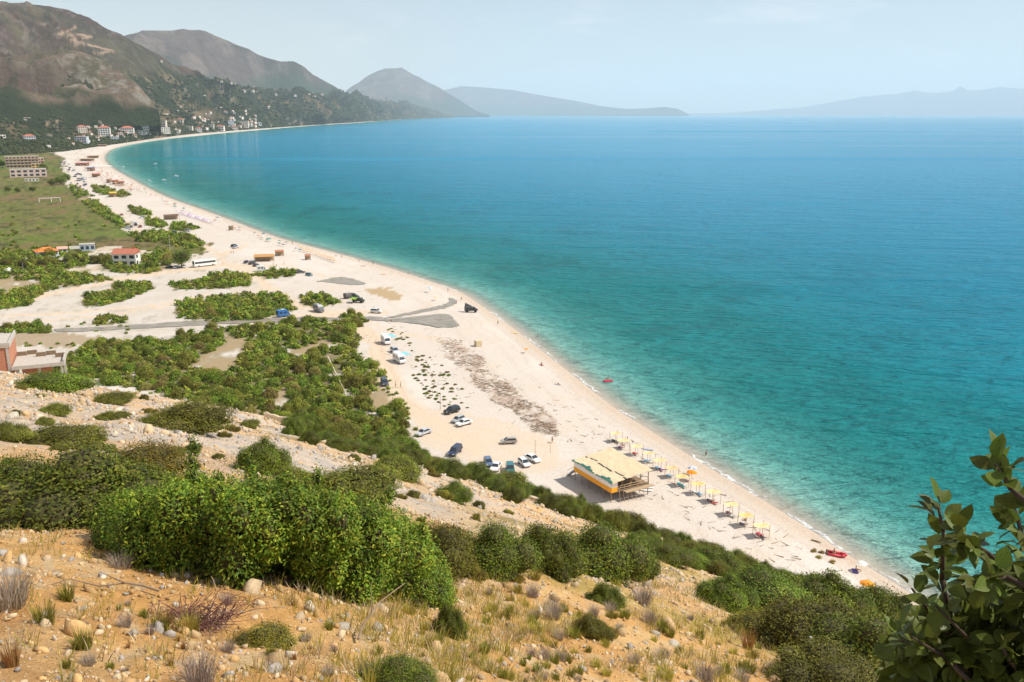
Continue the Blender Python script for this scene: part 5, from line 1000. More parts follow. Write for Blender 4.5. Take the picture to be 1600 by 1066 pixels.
for i in range(46):
    a = rnd.uniform(205, 470); b = float(np.interp(a, [200, 230, 266, 305, 356, 397, 431, 459, 470], [280, 297, 314, 327, 346, 362, 374, 382, 385])) + rnd.uniform(2.5, 10); far_umb(a, b, rnd.choice([(.10, .30, .26), (.15, .18, .22), (.5, .2, .12), (.7, .68, .65), (.3, .3, .32)]), 'scattered umbrella on the middle beach', 'scattered umbrellas on the middle beach', rnd.uniform(.6, .95))
# beach kiosks and canopies
def kiosk(px, py, wpx, d, h, c, label, roofm=None, group=None):
    X, Y, Z = place(px, py); s = F / math.hypot(X, Y); w = wpx / s; e = obj('beach_kiosk', None, loc=(X, Y, Z), rz=facing(X, Y) + rnd.uniform(-.3, .3), label=label, cat='kiosk', group=group)
    for x in (-w / 2 + .2, w / 2 - .2):
        for y in (-d / 2 + .2, d / 2 - .2): MB().tube((x, y, -.2), (x, y, h), .09).build('post', M_DWOOD, e)
    m = MB(); m.add([(-w / 2, -d / 2, h - .1), (w / 2, -d / 2, h - .1), (w / 2, d / 2, h + .5), (-w / 2, d / 2, h + .5), (-w / 2, -d / 2, h), (w / 2, -d / 2, h), (w / 2, d / 2, h + .62), (-w / 2, d / 2, h + .62)], [(3, 2, 1, 0), (4, 5, 6, 7), (0, 1, 5, 4), (1, 2, 6, 5), (2, 3, 7, 6), (3, 0, 4, 7)]); m.build('roof', M_CLOTH, e, color=c); MB().box(-w * .45, w * .45, d * .15, d * .42, 0, h - .3).build('back_wall', M_WOOD, e); return e
kiosk(413, 408, 30, 6, 2.7, (.60, .33, .12), 'orange brown timber beach bar with flat roof'); kiosk(268, 343, 21, 5, 3, (.20, .12, .09), 'open brown beach bar with white chairs by the dune bushes'); kiosk(437, 400, 13, 3, 2.6, (.52, .22, .12), 'reddish lifeguard shelter on the middle beach'); kiosk(481, 406, 9, 3, 2.2, (.45, .20, .12), 'small red canopy over a beach table'); kiosk(361, 360, 7, 3, 2.4, (.25, .22, .14), 'small brown hut on the middle beach')
for i, (a, b, w, c) in enumerate([(146, 247, 16, (.62, .42, .30)), (136, 252, 20, (.60, .45, .30)), (130, 259, 17, (.62, .24, .22)), (124, 259, 10, (.7, .35, .38)), (142, 267, 11, (.05, .12, .30)), (150, 277, 12, (.55, .18, .14)), (180, 288, 9, (.45, .14, .10)), (190, 290, 9, (.45, .16, .12)), (170, 286, 7, (.5, .3, .2)), (177, 308, 10, (.75, .55, .08)), (160, 229, 12, (.45, .3, .22)), (185, 221, 10, (.35, .25, .2)), (213, 278 - 62, 10, (.4, .3, .22))]): kiosk(a, b, w, 9, 4, c, ['tan', 'straw', 'red', 'pink', 'navy blue', 'rust red', 'maroon', 'dark maroon', 'brown', 'bright yellow', 'dull brown', 'dark brown', 'grey brown'][i] + ' canopy roof of a beach restaurant on the far bay', group='beach restaurants on the far bay')
X, Y, Z = place(747, 541); MB().box(-1.1, 1.1, -.9, .9, 0, 2.0).build('reed_hut', M_REED, loc=(X, Y, Z), rz=.5, bevel=.08, label='small straw changing hut alone on the beach', cat='hut')
# goal, poles, posts
X, Y, Z = place(78, 316); e = obj('football_goal', None, loc=(X, Y, Z), rz=facing(X, Y), label='white football goal standing in the meadow', cat='goal'); s = F / math.hypot(X, Y)
for x in (-13, 2, 13): MB().tube((x / s, 0, 0), (x / s, 0, 3.6), .28).build('post', M_WHITE, e)
MB().tube((-13 / s, 0, 3.6), (13 / s, 0, 3.6), .28).build('crossbar', M_WHITE, e)
def pole(px, py, h, r, m_, label, cat='pole', name='pole'):
    X, Y, Z = place(px, py); m = MB(); m.tube((0, 0, -.3), (.03, 0, h), r, r * .7, 8); m.tube((0, 0, h), (.03, 0, h + .12), r * 1.25, r * 1.1, 8); m.build(name, m_, loc=(X, Y, Z), label=label, cat=cat)
pole(266, 394, 9, .18, M_CONC, 'concrete utility pole in the scrub behind the coach', name='utility_pole'); pole(37, 427, 5, .12, M_METAL, 'thin metal pole at the campsite entrance'); pole(836, 714, 4.0, .05, M_DWOOD, 'thin leaning pole beside the white cars'); pole(860, 708, 2.6, .05, M_WOOD, 'thin wooden stake behind the beach bar'); pole(688, 640, 4.5, .06, M_DWOOD, 'bare timber frame pole near the black estate car'); pole(1261, 1042, .62, .03, M_METAL, 'short grey metal survey post on the near slope', name='survey_post')
a_, b_ = W3(512, 557, 2.9), W3(541, 616, 2.9); m = MB(); m.tube(a_, b_, .16, n=6); m.tube((a_.x, a_.y, 1.8), a_, .12); m.tube((b_.x, b_.y, 1.8), b_, .12); mdl = (a_ + b_) / 2; m.tube((mdl.x, mdl.y, 1.8), mdl, .12); m.build('pipe', mat('pale_pipe', (.66, .60, .46), .7, .1, 2), label='long pale pipe on supports through the thicket', cat='pipe')

# ------------------------------------------------------------------ dune plants and driftwood
DUNE = [single_shrub_mesh('dune_plant', 2.2, 2.0, .55, 6, 260, .26, .14, 500 + i, GREENS if i % 2 else YELLOW, .30) for i in range(4)]
dp = []
while len(dp) < 110:
    a, b = rnd.uniform(590, 760), rnd.uniform(508, 668)
    if inpoly([a], [b], [(596, 512), (620, 512), (645, 535), (660, 550), (690, 570), (715, 600), (735, 622), (745, 640), (715, 636), (690, 636), (665, 620), (652, 600), (640, 575), (650, 560), (635, 540), (605, 525)])[0] and not inpoly([a], [b], DEBRIS[0])[0]: dp.append((a, b))
for i, (a, b) in enumerate(dp): X, Y, Z = place(a, b); obj('dune_plant', DUNE[i % 4], loc=(X, Y, Z - .05), rz=rnd.uniform(0, 6), sc=rnd.uniform(.25, .95), label='low green cushion plant on the pale beach pebbles', cat='plant', group='cushion plants behind the beach')
m = MB(); dx_ = []
pa = rng.uniform(685, 885, 7000); pb = rng.uniform(525, 690, 7000); kk = np.zeros(7000, bool)
for t in DEBRIS: kk |= inpoly(pa, pb, t)
pa, pb = pa[kk][:1500], pb[kk][:1500]; DX, DY, DZ = ground(pa, pb); kk = fbm(DX / 3, DY / 3, 3, 160) > .42
ex = rng.uniform(560, 1250, 260); ey = 470 + (ex - 560) * .55 + rng.uniform(-20, 60, 260); EX, EY, EZ = ground(ex, ey); sd_ = shore_d(EX, EY); k2 = (sd_ > 6) & (ey < interp(CREST, ex) - 25)
for x, y, z in list(zip(DX[kk], DY[kk], DZ[kk])) + list(zip(EX[k2], EY[k2], EZ[k2])):
    a = rnd.uniform(0, 3.14); l = rnd.uniform(.25, 1.1); m.tube((x - math.cos(a) * l, y - math.sin(a) * l, z + .08), (x + math.cos(a) * l, y + math.sin(a) * l, z + rnd.uniform(.05, .3)), rnd.uniform(.03, .09), .02, 4)
m.build('driftwood', M_DWOOD, kind='stuff', label='brown belt of driftwood and reeds along the upper beach')
for a, b, c in ((1272, 862, 0), (1283, 864, 0), (1279, 872, 0), (1300, 879, 0)): X, Y, Z = place(a, b); obj('straw_heap', single_shrub_mesh('straw_heap', 1.5, 1.1, .5, 5, 300, .25, .05, int(a), [(.42, .30, .08), (.34, .24, .06)]), loc=(X, Y, Z - .03), label='small heap of yellow straw near the red dinghy', cat='straw', group='straw heaps near the dinghy')
for a, b, c, l in ((1336, 893, (.20, .14, .40), 'purple towel under the white parasol'), (1356, 934, (.15, .35, .70), 'blue towel below the half hidden orange parasol'), (871, 601, (.30, .30, .33), 'grey towel above the waterline'), (846, 571, (.35, .10, .12), 'dark red towel on the open beach')):
    X, Y, Z = place(a, b); MB().box(-.45, .45, -.95, .95, .0, .03).build('towel', M_CLOTH, loc=(X, Y, Z + .05), rz=rnd.uniform(0, 3), label=l, cat='towel', color=c)
# ------------------------------------------------------------------ hillside: stones, shrubs, grass
def hill_many(px, py):
    dx, dy, dz = ray(px, py); h = np.hypot(dx, dy); dx, dy, dz = dx / h, dy / h, dz / h; hit = np.full(px.shape, np.nan)
    for D in np.geomspace(2, 170, 260):
        m_ = np.isnan(hit); u_ = hill_z(dx * D, dy * D, False) >= CAMZ + dz * D; hit[m_ & u_] = D
    return dx * hit, dy * hit, hit
OCT = (np.array([(1, 0, 0), (-1, 0, 0), (0, 1, 0), (0, -1, 0), (0, 0, 1), (0, 0, -1)], float), np.array([(0, 2, 4), (2, 1, 4), (1, 3, 4), (3, 0, 4), (2, 0, 5), (1, 2, 5), (3, 1, 5), (0, 3, 5)]))
def stones(name, n, seed, label, base, mean, sd, rmax):
    g = np.random.default_rng(seed); a = g.uniform(R(-36), R(36), n * 3); D = np.exp(g.uniform(math.log(4), math.log(120), n * 3)); x, y = D * np.sin(a), D * np.cos(a)
    f1 = fbm(x / 2.5, y / 2.5, 3, 171); f2 = fbm(x / 9, y / 9, 3, 172); px, _ = project(x, y, hill_z(x, y, False)); lush = np.clip((px - 700) / 500, 0, 1)
    keep = g.random(n * 3) < np.clip((f1 * .6 + f2 * .5 - .40) * 3.4, .08, 1) * (1 - .4 * lush) * np.clip(D / 22, .4, 1); x, y, D = x[keep][:n], y[keep][:n], D[keep][:n]; k = len(x)
    z = hill_z(x, y); r = np.clip(np.exp(g.normal(mean, sd, k)) * (1 + D / 14), .005, rmax); v0, f0 = base
    jit = 1 + (g.random((k, len(v0), 1)) - .5) * .8; sq = g.uniform(.4, 1.15, (k, 1, 3)); ang = g.uniform(0, 6.28, k); V = v0[None] * jit * sq * r[:, None, None]; ca, sa = np.cos(ang)[:, None], np.sin(ang)[:, None]; til = g.normal(0, .4, (k, 1)); V = np.stack([V[..., 0] * ca - V[..., 1] * sa, V[..., 0] * sa + V[..., 1] * ca, V[..., 2] + til * V[..., 0]], -1) + np.stack([x, y, z + r * .12], -1)[:, None, :]
    Fa = (f0[None] + (np.arange(k) * len(v0))[:, None, None]).reshape(-1, 3); cc = np.array([(.58, .44, .28), (.52, .36, .19), (.60, .52, .42), (.40, .36, .32), (.54, .34, .15)]); fa_ = np.clip((D - 14) / 20, 0, 1)[:, None]
    c = cc[g.choice(5, k, p=[.28, .30, .08, .06, .28])] * (1 - fa_) + cc[g.choice(5, k, p=[.38, .1, .22, .25, .05])] * fa_; c = c * g.uniform(.7, 1.15, (k, 1))
    obj(name, raw_mesh(name, V.reshape(-1, 3), Fa, np.repeat(c, len(v0), 0), (mat('loose_stone', rough=.95, var=.25, scale=9, attr=True, bump=.4, bscale=30, spec=.1),)), kind='stuff', label=label)
stones('scree', 20000, 601, 'loose angular limestone scree strewn over the slope', ICO0, -4.25, .55, .32)
stones('gravel', 42000, 602, 'fine ochre gravel between the larger stones', OCT, -5.0, .4, .14)
ROCKM = []
for i in range(5):
    g = np.random.default_rng(620 + i); v, f = ICO2; q = v * (1 + (fbm(v[:, 0] * 1.6 + i * 7, v[:, 1] * 1.6 + v[:, 2] * 1.3, 3, 630 + i)[:, None] - .5) * 1.1) * g.uniform(.7, 1.1, 3)
    q = ICO1[0] * (1 + (g.random((len(ICO1[0]), 1)) - .5) * .38) * g.uniform(.65, 1.15, 3); f = ICO1[1]
    for _c in range(7):
        nv = g.normal(size=3); nv /= np.linalg.norm(nv); dd0 = q @ nv; cut = g.uniform(.45, .75); q = q - np.maximum(dd0 - cut, 0)[:, None] * nv
    ROCKM.append(raw_mesh('rock', q, f, mats=(M_STONE,)))
nrock = 0
def rock(px, py, wpx, label='pale limestone rock lying on the slope', group='limestone rocks on the slope', white=False):
    q = hill_hit(px, py)
    if not q: return
    D = math.hypot(q[0], q[1]); r = wpx / 2 * D / F; o = obj('rock', ROCKM[rnd.randrange(5)], loc=(q[0], q[1], q[2] + r * .12), rz=rnd.uniform(0, 6), sc=(r, r * .85, r * .7), label=label, cat='rock', group=group)
    return o
for a, b, w in ((1022, 990, 26), (1054, 1012, 30), (535, 985, 40), (590, 990, 32), (1042, 905, 10), (795, 995, 8), (375, 793, 14), (20, 655, 30), (620, 770, 14), (435, 750, 14), (485, 745, 16), (480, 740, 18)): rock(a, b, w, 'large pale limestone rock bigger than the stones around it', 'large limestone rocks on the slope')
for _ in range(190):
    a = rnd.uniform(0, 1300); b = rnd.uniform(interp(CREST, a) + 8, 1066)
    if rnd.random() < .45: a, b = rnd.uniform(0, 640), rnd.uniform(600, 830)
    elif rnd.random() < .4: a, b = rnd.gauss(700, 110), rnd.uniform(975, 1062)
    if b > interp(CREST, a) + 6: rock(a, b, rnd.uniform(6, 12) if rnd.random() < .85 else rnd.uniform(12, 19))

# shrubs
SHR_G = [shrub_meshes('green', 2.2, 2.0, 1.25, 44, 26000, .055, .026, 700 + i, GREENS, ICO0, .23) for i in range(3)]
SHR_O = [shrub_meshes('olive', 2.2, 2.0, 1.15, 44, 24000, .055, .026, 710 + i, OLIVES, ICO0, .23) for i in range(3)]
SHR_Y = [shrub_meshes('yellow', 2.0, 1.8, 1.0, 30, 14000, .060, .02, 720 + i, YELLOW, ICO0, .23) for i in range(2)]
def hill_shrub(px, py, wpx, hpx, kind, label, group=None):
    q = hill_hit(px, py)
    if q is None: return None
    D = math.hypot(q[0], q[1]); w = wpx * D / F; back = min(w * .3, D * .04); dx, dy = q[0] / D, q[1] / D; D2 = D + back
    X, Y = q[0] + dx * back, q[1] + dy * back; Zg = float(hill_z(X, Y, False)); zz = min(q[2], Zg); r3 = ray(px, py - hpx); ztop = CAMZ + float(r3[2] / np.hypot(r3[0], r3[1])) * D2
    pr = {'G': SHR_G, 'O': SHR_O, 'Y': SHR_Y}[kind]; pair = pr[rnd.randrange(len(pr))]; bb = pair[1]['dims']; sx = w / bb[0]; sz = max(ztop - zz, .12) / bb[2]
    return put_shrub(pair, (X, Y, zz - .03), (sx, min(sx, max(sz * 1.5, sx * .45)), sz), facing(X, Y) + rnd.choice((0, math.pi)) + rnd.uniform(-.2, .2), label, group)
HS = [(140, 822, 300, 118, 'G', 'large dark green shrub beside the big glossy bush'), (20, 812, 170, 100, 'G', 'dark green shrub merging with the larger dark shrub'), (100, 702, 130, 40, 'O', 'olive green shrub in the middle of the scree'), (235, 752, 140, 62, 'Y', 'yellow tinged shrub above the big glossy bush'), (280, 676, 155, 48, 'O', 'domed olive shrub on the scree below the thicket'), (85, 614, 115, 34, 'G', 'flat dark shrub below the brick terrace'), (175, 633, 62, 20, 'O', 'small olive shrub near the crest rocks'), (80, 650, 52, 20, 'O', 'small round shrub among grey stones'), (12, 690, 60, 30, 'O', 'olive shrub among the grey scree boulders'), (165, 657, 42, 15, 'O', 'tiny olive shrub in the pale scree'), (410, 742, 95, 56, 'G', 'bright green shrub with ragged top on the scree'), (550, 790, 160, 58, 'O', 'broad olive shrub above the path'), (470, 770, 90, 45, 'O', 'olive shrub joined to the broad one'), (275, 712, 34, 16, 'O', 'isolated small brown green shrub'),
      (620, 748, 90, 34, 'O', 'low shrub on the slope under the parked cars'), (712, 785, 66, 32, 'G', 'compact dark shrub on the bare slope'), (800, 786, 40, 26, 'G', 'small dark shrub beside the earth bank'), (690, 900, 130, 85, 'O', 'olive shrub filling the gap beside the glossy bush'), (770, 902, 150, 88, 'G', 'tall green shrub in the central clump'), (850, 898, 150, 80, 'G', 'grey green oleander like shrub in the central clump'), (930, 905, 180, 92, 'G', 'wide green shrub in the central clump'), (990, 908, 90, 60, 'G', 'rounded shrub at the end of the central clump'), (735, 908, 52, 30, 'Y', 'small golden shrub at the foot of the central clump'), (702, 998, 66, 58, 'G', 'small leafy shrub beside the white rocks'), (945, 948, 75, 38, 'G', 'dark low shrub among dry grass'), (930, 1002, 72, 44, 'O', 'grey olive shrub among yellow grass'), (625, 1085, 150, 55, 'G', 'leafy shrub cut by the lower picture edge'), (420, 1022, 110, 50, 'Y', 'yellow green broom in the ochre soil'),
      (1130, 955, 120, 55, 'G', 'rounded green shrub above the pebble beach'), (1200, 968, 170, 75, 'G', 'broad green shrub on the steep bank'), (1280, 962, 170, 66, 'G', 'dense green shrub overlooking the dinghy'), (1180, 1005, 130, 50, 'Y', 'yellow flowering shrub on the steep bank'), (1270, 1030, 210, 85, 'O', 'dark tangled shrub behind the survey post'), (1360, 1066, 240, 110, 'G', 'deep green shrub under the leafy tree'), (1370, 975, 120, 60, 'G', 'green shrub hiding the orange parasol'), (1450, 960, 150, 70, 'G', 'green shrub behind the leafy tree'), (1300, 1090, 200, 70, 'O', 'twiggy shrub beside the ochre cut'), (1040, 880, 90, 32, 'G', 'shrub on the ledge above the beach'), (1110, 895, 110, 40, 'G', 'shrub below the ledge above the beach')]
for a, b, w, h, k, l in HS: hill_shrub(a, b, w, h, k, l)
for row, (off, n_) in enumerate(((4, 66), (20, 40))):
    for i in range(n_):
        a = 455 + (1400 - 455) * (i + rnd.random() * .7) / n_; b = interp(CREST, a) + off + rnd.uniform(-3, 7)
        if row == 1 and (620 < a < 990): continue
        if 560 < a < 640 and row == 0 and rnd.random() < .4: continue
        hill_shrub(a, b, rnd.uniform(34, 68), rnd.uniform(17, 30) * (1.15 if 850 < a < 1010 else 1), rnd.choice('GGO'), 'green shrub in the belt along the lower edge of the slope', 'shrubs along the lower edge of the slope')
for _ in range(60):
    a = rnd.uniform(0, 800); b = rnd.uniform(interp(CREST, a) + 6, interp(CREST, a) + 150)
    if b < 830: hill_shrub(a, b, rnd.uniform(14, 34), rnd.uniform(7, 14), rnd.choice('OOY'), 'small low shrublet scattered over the scree', 'shrublets on the scree')
# the big glossy bush
g = np.random.default_rng(77); BL = []; c0 = hill_hit(430, 905); 
YB = [(150, 872), (200, 888), (300, 912), (430, 942), (560, 955), (640, 958), (705, 950)]; YT = [(150, 830), (185, 795), (250, 768), (330, 748), (430, 752), (520, 768), (600, 800), (660, 850), (705, 915)]
for i in range(330):
    px = g.uniform(178, 690); q = hill_hit(px, float(interp(YB, px))); dn_ = math.hypot(q[0], q[1]); D = dn_ + .35 + g.random() * 2.1; ux, uy = q[0] / dn_, q[1] / dn_; x, y = ux * D, uy * D; zg = float(hill_z(x, y, False)); r3 = ray(px, float(interp(YT, px))); zt = CAMZ + float(r3[2] / np.hypot(r3[0], r3[1])) * D
    r = g.uniform(.13, .27); zz = zg + r * .5 + g.random() ** .55 * max(zt * 1 + g.normal(-.05, .13) - zg - r * 1.9, 0); BL.append(((x - c0[0], y - c0[1], zz - c0[2]), (r, r, r * 1.45)))
for i in range(110):
    c, r = BL[int(g.integers(0, len(BL)))]; BL.append(((c[0] + g.normal(0, .08), c[1] + g.normal(0, .08), c[2] + r[2] * .9), (.055, .055, g.uniform(.12, .26))))
V, Fq, cl = leaf_cloud(BL, 190000, .048, .021, 78, [(.118, .178, .012), (.160, .212, .015), (.086, .138, .012), (.260, .260, .022)], inner=.80, keep_low=-1.2, zmin=-9)
bush = obj('evergreen_bush', None, loc=c0, label='big glossy evergreen bush spreading over the ochre soil', cat='bush'); obj('foliage', raw_mesh('foliage', V, Fq, cl, (ML,)), bush); cv, cf = core_mesh(BL, ICO0, .60, 79, -9); obj('inner_twigs', raw_mesh('inner_twigs', cv, cf, mats=(M_CORE,)), bush, kind='stuff')  # dark lumps under the leaves make the gaps look shaded
# grass
def tuft_mesh(name, n, h, spread, w, cols, seed, lean=.45):
    g = np.random.default_rng(seed); a = g.uniform(0, 6.28, n); rr_ = spread * np.sqrt(g.random(n)) * .35; b = np.stack([np.cos(a) * rr_, np.sin(a) * rr_, np.zeros(n) - .03], -1); l = h * g.uniform(.5, 1.1, n); ln = lean * g.uniform(.2, 1.3, n)
    a2 = a + g.normal(0, .5, n); d = np.stack([np.cos(a2) * ln, np.sin(a2) * ln, np.ones(n)], -1); d /= np.linalg.norm(d, axis=1)[:, None]; s = np.stack([-np.sin(a2 + g.normal(0, .8, n)), np.cos(a2), np.zeros(n)], -1); w_ = w * g.uniform(.6, 1.2, (n, 1))
    mid = b + d * l[:, None] * .55; tip = b + d * l[:, None] + np.stack([np.cos(a2), np.sin(a2), -.6 * np.ones(n)], -1) * (l * ln * .35)[:, None]
    V = np.stack([b - s * w_, b + s * w_, mid + s * w_ * .7, mid - s * w_ * .7, tip], 1).reshape(-1, 3); i5 = np.arange(n) * 5; f = [(k, k + 1, k + 2, k + 3) for k in i5] + [(k + 3, k + 2, k + 4) for k in i5]
    c = np.array(cols)[g.choice(len(cols), n)] * g.uniform(.7, 1.25, (n, 1)); return V, f, np.repeat(c, 5, 0)
DRY = [(.46, .34, .20), (.38, .27, .17), (.52, .40, .24), (.32, .22, .15)]; GRN = [(.17, .19, .025), (.25, .24, .035), (.36, .31, .06)]; GREY = [(.42, .33, .27), (.34, .26, .21), (.50, .40, .30)]; YLW = [(.44, .34, .06), (.50, .40, .09), (.32, .29, .045)]
M_GR = mat('grass_blade', rough=.8, var=.2, scale=4, attr=True, rand=.25, transl=.3, spec=.15)
TUFT = {'dry': [raw_mesh('tuft', *tuft_mesh('t', 320, .55, .55, .006, GREY, 800 + i), (M_GR,)) for i in range(2)], 'green': [raw_mesh('tuft', *tuft_mesh('t', 220, .5, .45, .008, GRN, 810 + i, .3), (M_GR,)) for i in range(2)], 'yellow': [raw_mesh('tuft', *tuft_mesh('t', 240, .5, .55, .007, YLW, 820 + i, .4), (M_GR,)) for i in range(2)], 'rust': [raw_mesh('tuft', *tuft_mesh('t', 200, .6, .3, .006, [(.40, .20, .07), (.48, .28, .10)], 830, .25), (M_GR,))]}
def tuft(px, py, hpx, kind, label, group=None):
    q = hill_hit(px, py)
    if q is None: return
    D = math.hypot(q[0], q[1]); s = hpx * D / F / .72; ms_ = TUFT[kind]; obj('grass_tuft', ms_[rnd.randrange(len(ms_))], loc=q, rz=rnd.uniform(0, 6), sc=s, label=label, cat='grass tuft', group=group)
for a, b, h, k, l in ((310, 1066, 85, 'dry', 'large silvery dry grass tuft on ochre soil'), (12, 945, 90, 'dry', 'tall grey brown tuft at the slope edge'), (70, 975, 60, 'green', 'feathery green herb clump near the tall grey tuft'), (105, 940, 42, 'green', 'upright slim green herb'), (130, 1015, 55, 'green', 'green herb clump in bare ochre soil'), (20, 1045, 60, 'rust', 'dark reddish herb near the picture corner'), (250, 985, 55, 'green', 'thin yellow green grass beside the dead brush'), (295, 990, 55, 'yellow', 'yellow grass next to the dead brush'), (865, 970, 42, 'dry', 'pinkish dry tuft in the middle of the slope'), (1005, 945, 45, 'dry', 'grey brown dry tuft beside the low dark shrub'), (1168, 1015, 50, 'rust', 'rust coloured grass tuft by the steep bank'), (850, 1035, 34, 'dry', 'small dry tuft above the white stones'), (1100, 1066, 50, 'dry', 'dry tuft at the lower slope edge'), (1040, 1062, 45, 'yellow', 'yellow tuft below the white rocks'), (765, 965, 34, 'yellow', 'yellow tuft beside the leafy shrub'), (835, 905, 34, 'yellow', 'yellow grass at the foot of the central clump'), (810, 910, 30, 'yellow', 'pale grass before the central clump'), (590, 945, 36, 'yellow', 'yellow grass at the foot of the glossy bush'), (640, 960, 36, 'yellow', 'yellow grass beside the glossy bush'), (190, 890, 45, 'dry', 'bleached dry stalks at the end of the glossy bush'), (110, 815, 55, 'dry', 'dry stalks before the dark shrub')): tuft(a, b, h, k, l)
for _ in range(170):
    a = rnd.uniform(640, 1260); b = rnd.uniform(925, 1066)
    if b > 905 + (a - 640) * .14: tuft(a, b, rnd.uniform(16, 38), rnd.choice(['yellow', 'green', 'green', 'yellow', 'dry']), 'yellowing grass tuft on the ochre slope', 'yellowing grass tufts on the slope')
for _ in range(34): tuft(rnd.uniform(0, 640), rnd.uniform(930, 1066), rnd.uniform(14, 34), rnd.choice(['dry', 'green', 'rust']), 'sparse dry tuft on bare ochre soil', 'sparse dry tufts on bare soil')
def grass_mass(n):
    px = rng.uniform(0, 1320, n); py = rng.uniform(820, 1075, n); w_ = rng.random(n) < np.clip((px - 350) / 600, .06, .95); px, py = px[w_], py[w_]; X, Y, D = hill_many(px, py); f_ = fbm(X / 1.1, Y / 1.1, 3, 181); k = ~np.isnan(D) & (f_ > .45); X, Y, D = X[k], Y[k], D[k]; Z = hill_z(X, Y); VV, FF, CC, b = [], [], [], 0
    base = [tuft_mesh('g', 14, .26, .35, .006, DRY if i % 3 == 0 else YLW, 850 + i, .5) for i in range(6)]
    for i, (x, y, z, d) in enumerate(zip(X, Y, Z, D)):
        v, f, c = base[i % 6]; s = rnd.uniform(.28, .68) * min(1 + d / 30, 1.8); VV.append(v * s + (x, y, z)); CC.append(c * rnd.uniform(.8, 1.2)); FF += [tuple(k_ + b for k_ in t) for t in f]; b += len(v)
    obj('grass', raw_mesh('grass', np.concatenate(VV), FF, np.concatenate(CC), (M_GR,)), kind='stuff', label='short dry yellow grass over the near slope')
grass_mass(9500)
# dead brush
q = hill_hit(295, 975); D = math.hypot(q[0], q[1]); m = MB(); g_ = random.Random(5)
for i in range(170):
    a = g_.uniform(-1, 1); x0 = a * .42; p0 = Vector((x0 + g_.gauss(0, .1), g_.gauss(0, .12), 0)); p1 = p0 + Vector((g_.gauss(.12, .18), g_.gauss(0, .16), g_.uniform(.06, .3))); p2 = p1 + Vector((g_.gauss(.1, .14), g_.gauss(0, .12), g_.uniform(-.1, .08))); m.path([p0, p1, p2], .006, .002, 3)
m.build('dead_brush', mat('dead_twigs', (.17, .075, .065), .95, .3, 8), loc=q, rz=facing(q[0], q[1]) - .25, sc=.75, label='heap of dead purplish brown brushwood on ochre soil', cat='brushwood')
for i, (a, b) in enumerate(((1165, 985), (1235, 1010), (250, 940), (1240, 1000), (560, 1010))):
    q = hill_hit(a, b); m = MB(); x_ = 0; pts = [(0, 0, .05)]
    for k in range(5): pts.append((pts[-1][0] + rnd.uniform(.08, .2), rnd.uniform(-.05, .05), pts[-1][2] + rnd.uniform(-.02, .12)))
    m.path(pts, .012, .004, 5); m.path([pts[2], (pts[2][0] + .15, .1, pts[2][2] + .2)], .006, .002, 4); m.build('dead_branch', M_DWOOD, loc=q, rz=rnd.uniform(0, 6), sc=1.2, label='thin bare dead branch lying on the slope', cat='branch', group='dead branches on the slope')
# low stone walls on the slope
def slope_wall(pts, D, h, label):
    xs, ys = smooth_poly(np.array([p_[0] for p_ in pts], float), np.array([p_[1] for p_ in pts], float), 2); P = []
    for a, b in zip(xs, ys):
        dx, dy, dz = (float(v) for v in ray(a, b)); hh = math.hypot(dx, dy); x, y = dx / hh * D, dy / hh * D; P.append(Vector((x, y, float(hill_z(x, y, False)))))
    v = []; f = []; dirv = [(P[min(i + 1, len(P) - 1)] - P[max(i - 1, 0)]) for i in range(len(P))]
    for p_, d in zip(P, dirv):
        s = Vector((d.y, -d.x, 0)).normalized() * .3; hh = h * rnd.uniform(.85, 1.1); v += [p_ - s + Vector((0, 0, -.6)), p_ + s + Vector((0, 0, -.6)), p_ + s * .8 + Vector((0, 0, hh)), p_ - s * .8 + Vector((0, 0, hh))]
    for i in range(len(P) - 1):
        for j in range(4): f.append((i * 4 + j, i * 4 + (j + 1) % 4, i * 4 + 4 + (j + 1) % 4, i * 4 + 4 + j))
    f += [(0, 1, 2, 3), (len(v) - 4, len(v) - 1, len(v) - 2, len(v) - 3)]; obj('stone_wall', raw_mesh('stone_wall', v, f, mats=(mat('wall_stone', (.48, .38, .27), .95, .3, 1.5, bump=.8, bscale=5),)), label=label, cat='wall')
slope_wall([(412, 646), (440, 652), (470, 660), (512, 672)], 104, .9, 'low stone wall at the crest beside the thicket')
slope_wall([(800, 778), (850, 796), (910, 815), (980, 842), (1035, 862)], 92, .55, 'earthy retaining wall of the path above the beach bar')

# ------------------------------------------------------------------ leafy tree close to the camera
M_LEAF = mat('pear_leaf', (.105, .125, .018), .45, .35, 14, rand=.55, transl=.30, spec=.22); M_BARKN = mat('young_bark', (.07, .045, .03), .85, .3, 20)
def leaf_mesh(i):
    g_ = random.Random(i); pr = [(0, .015), (.12, .17), (.3, .29), (.5, .31), (.7, .24), (.86, .12), (1.0, .0)]; v = []; f = []; cur = g_.uniform(.05, .28); fold = g_.uniform(.10, .28)
    for t, w in pr: z = -cur * t * t; v += [(-w, t, z + fold * w), (0, t, z), (w, t, z + fold * w)]
    for k in range(len(pr) - 1):
        b = k * 3; f += [(b, b + 1, b + 4, b + 3), (b + 1, b + 2, b + 5, b + 4)]
    n0 = len(v); v += [(-.012, -.38, .02), (.012, -.38, .02), (.010, .02, 0), (-.010, .02, 0)]; f.append((n0, n0 + 1, n0 + 2, n0 + 3)); return raw_mesh('leaf', v, f, mats=(M_LEAF,), smooth=True)
LEAF = [leaf_mesh(i) for i in range(6)]
tb = Vector((1.75, 2.15, 0)); tb.z = float(hill_z(tb.x, tb.y)); tree = obj('leafy_tree', None, loc=tb, label='young broad leaved tree with dark leathery leaves beside the camera position', cat='tree')
def P3(px, py, D): return at_dist(px, py, D) - tb
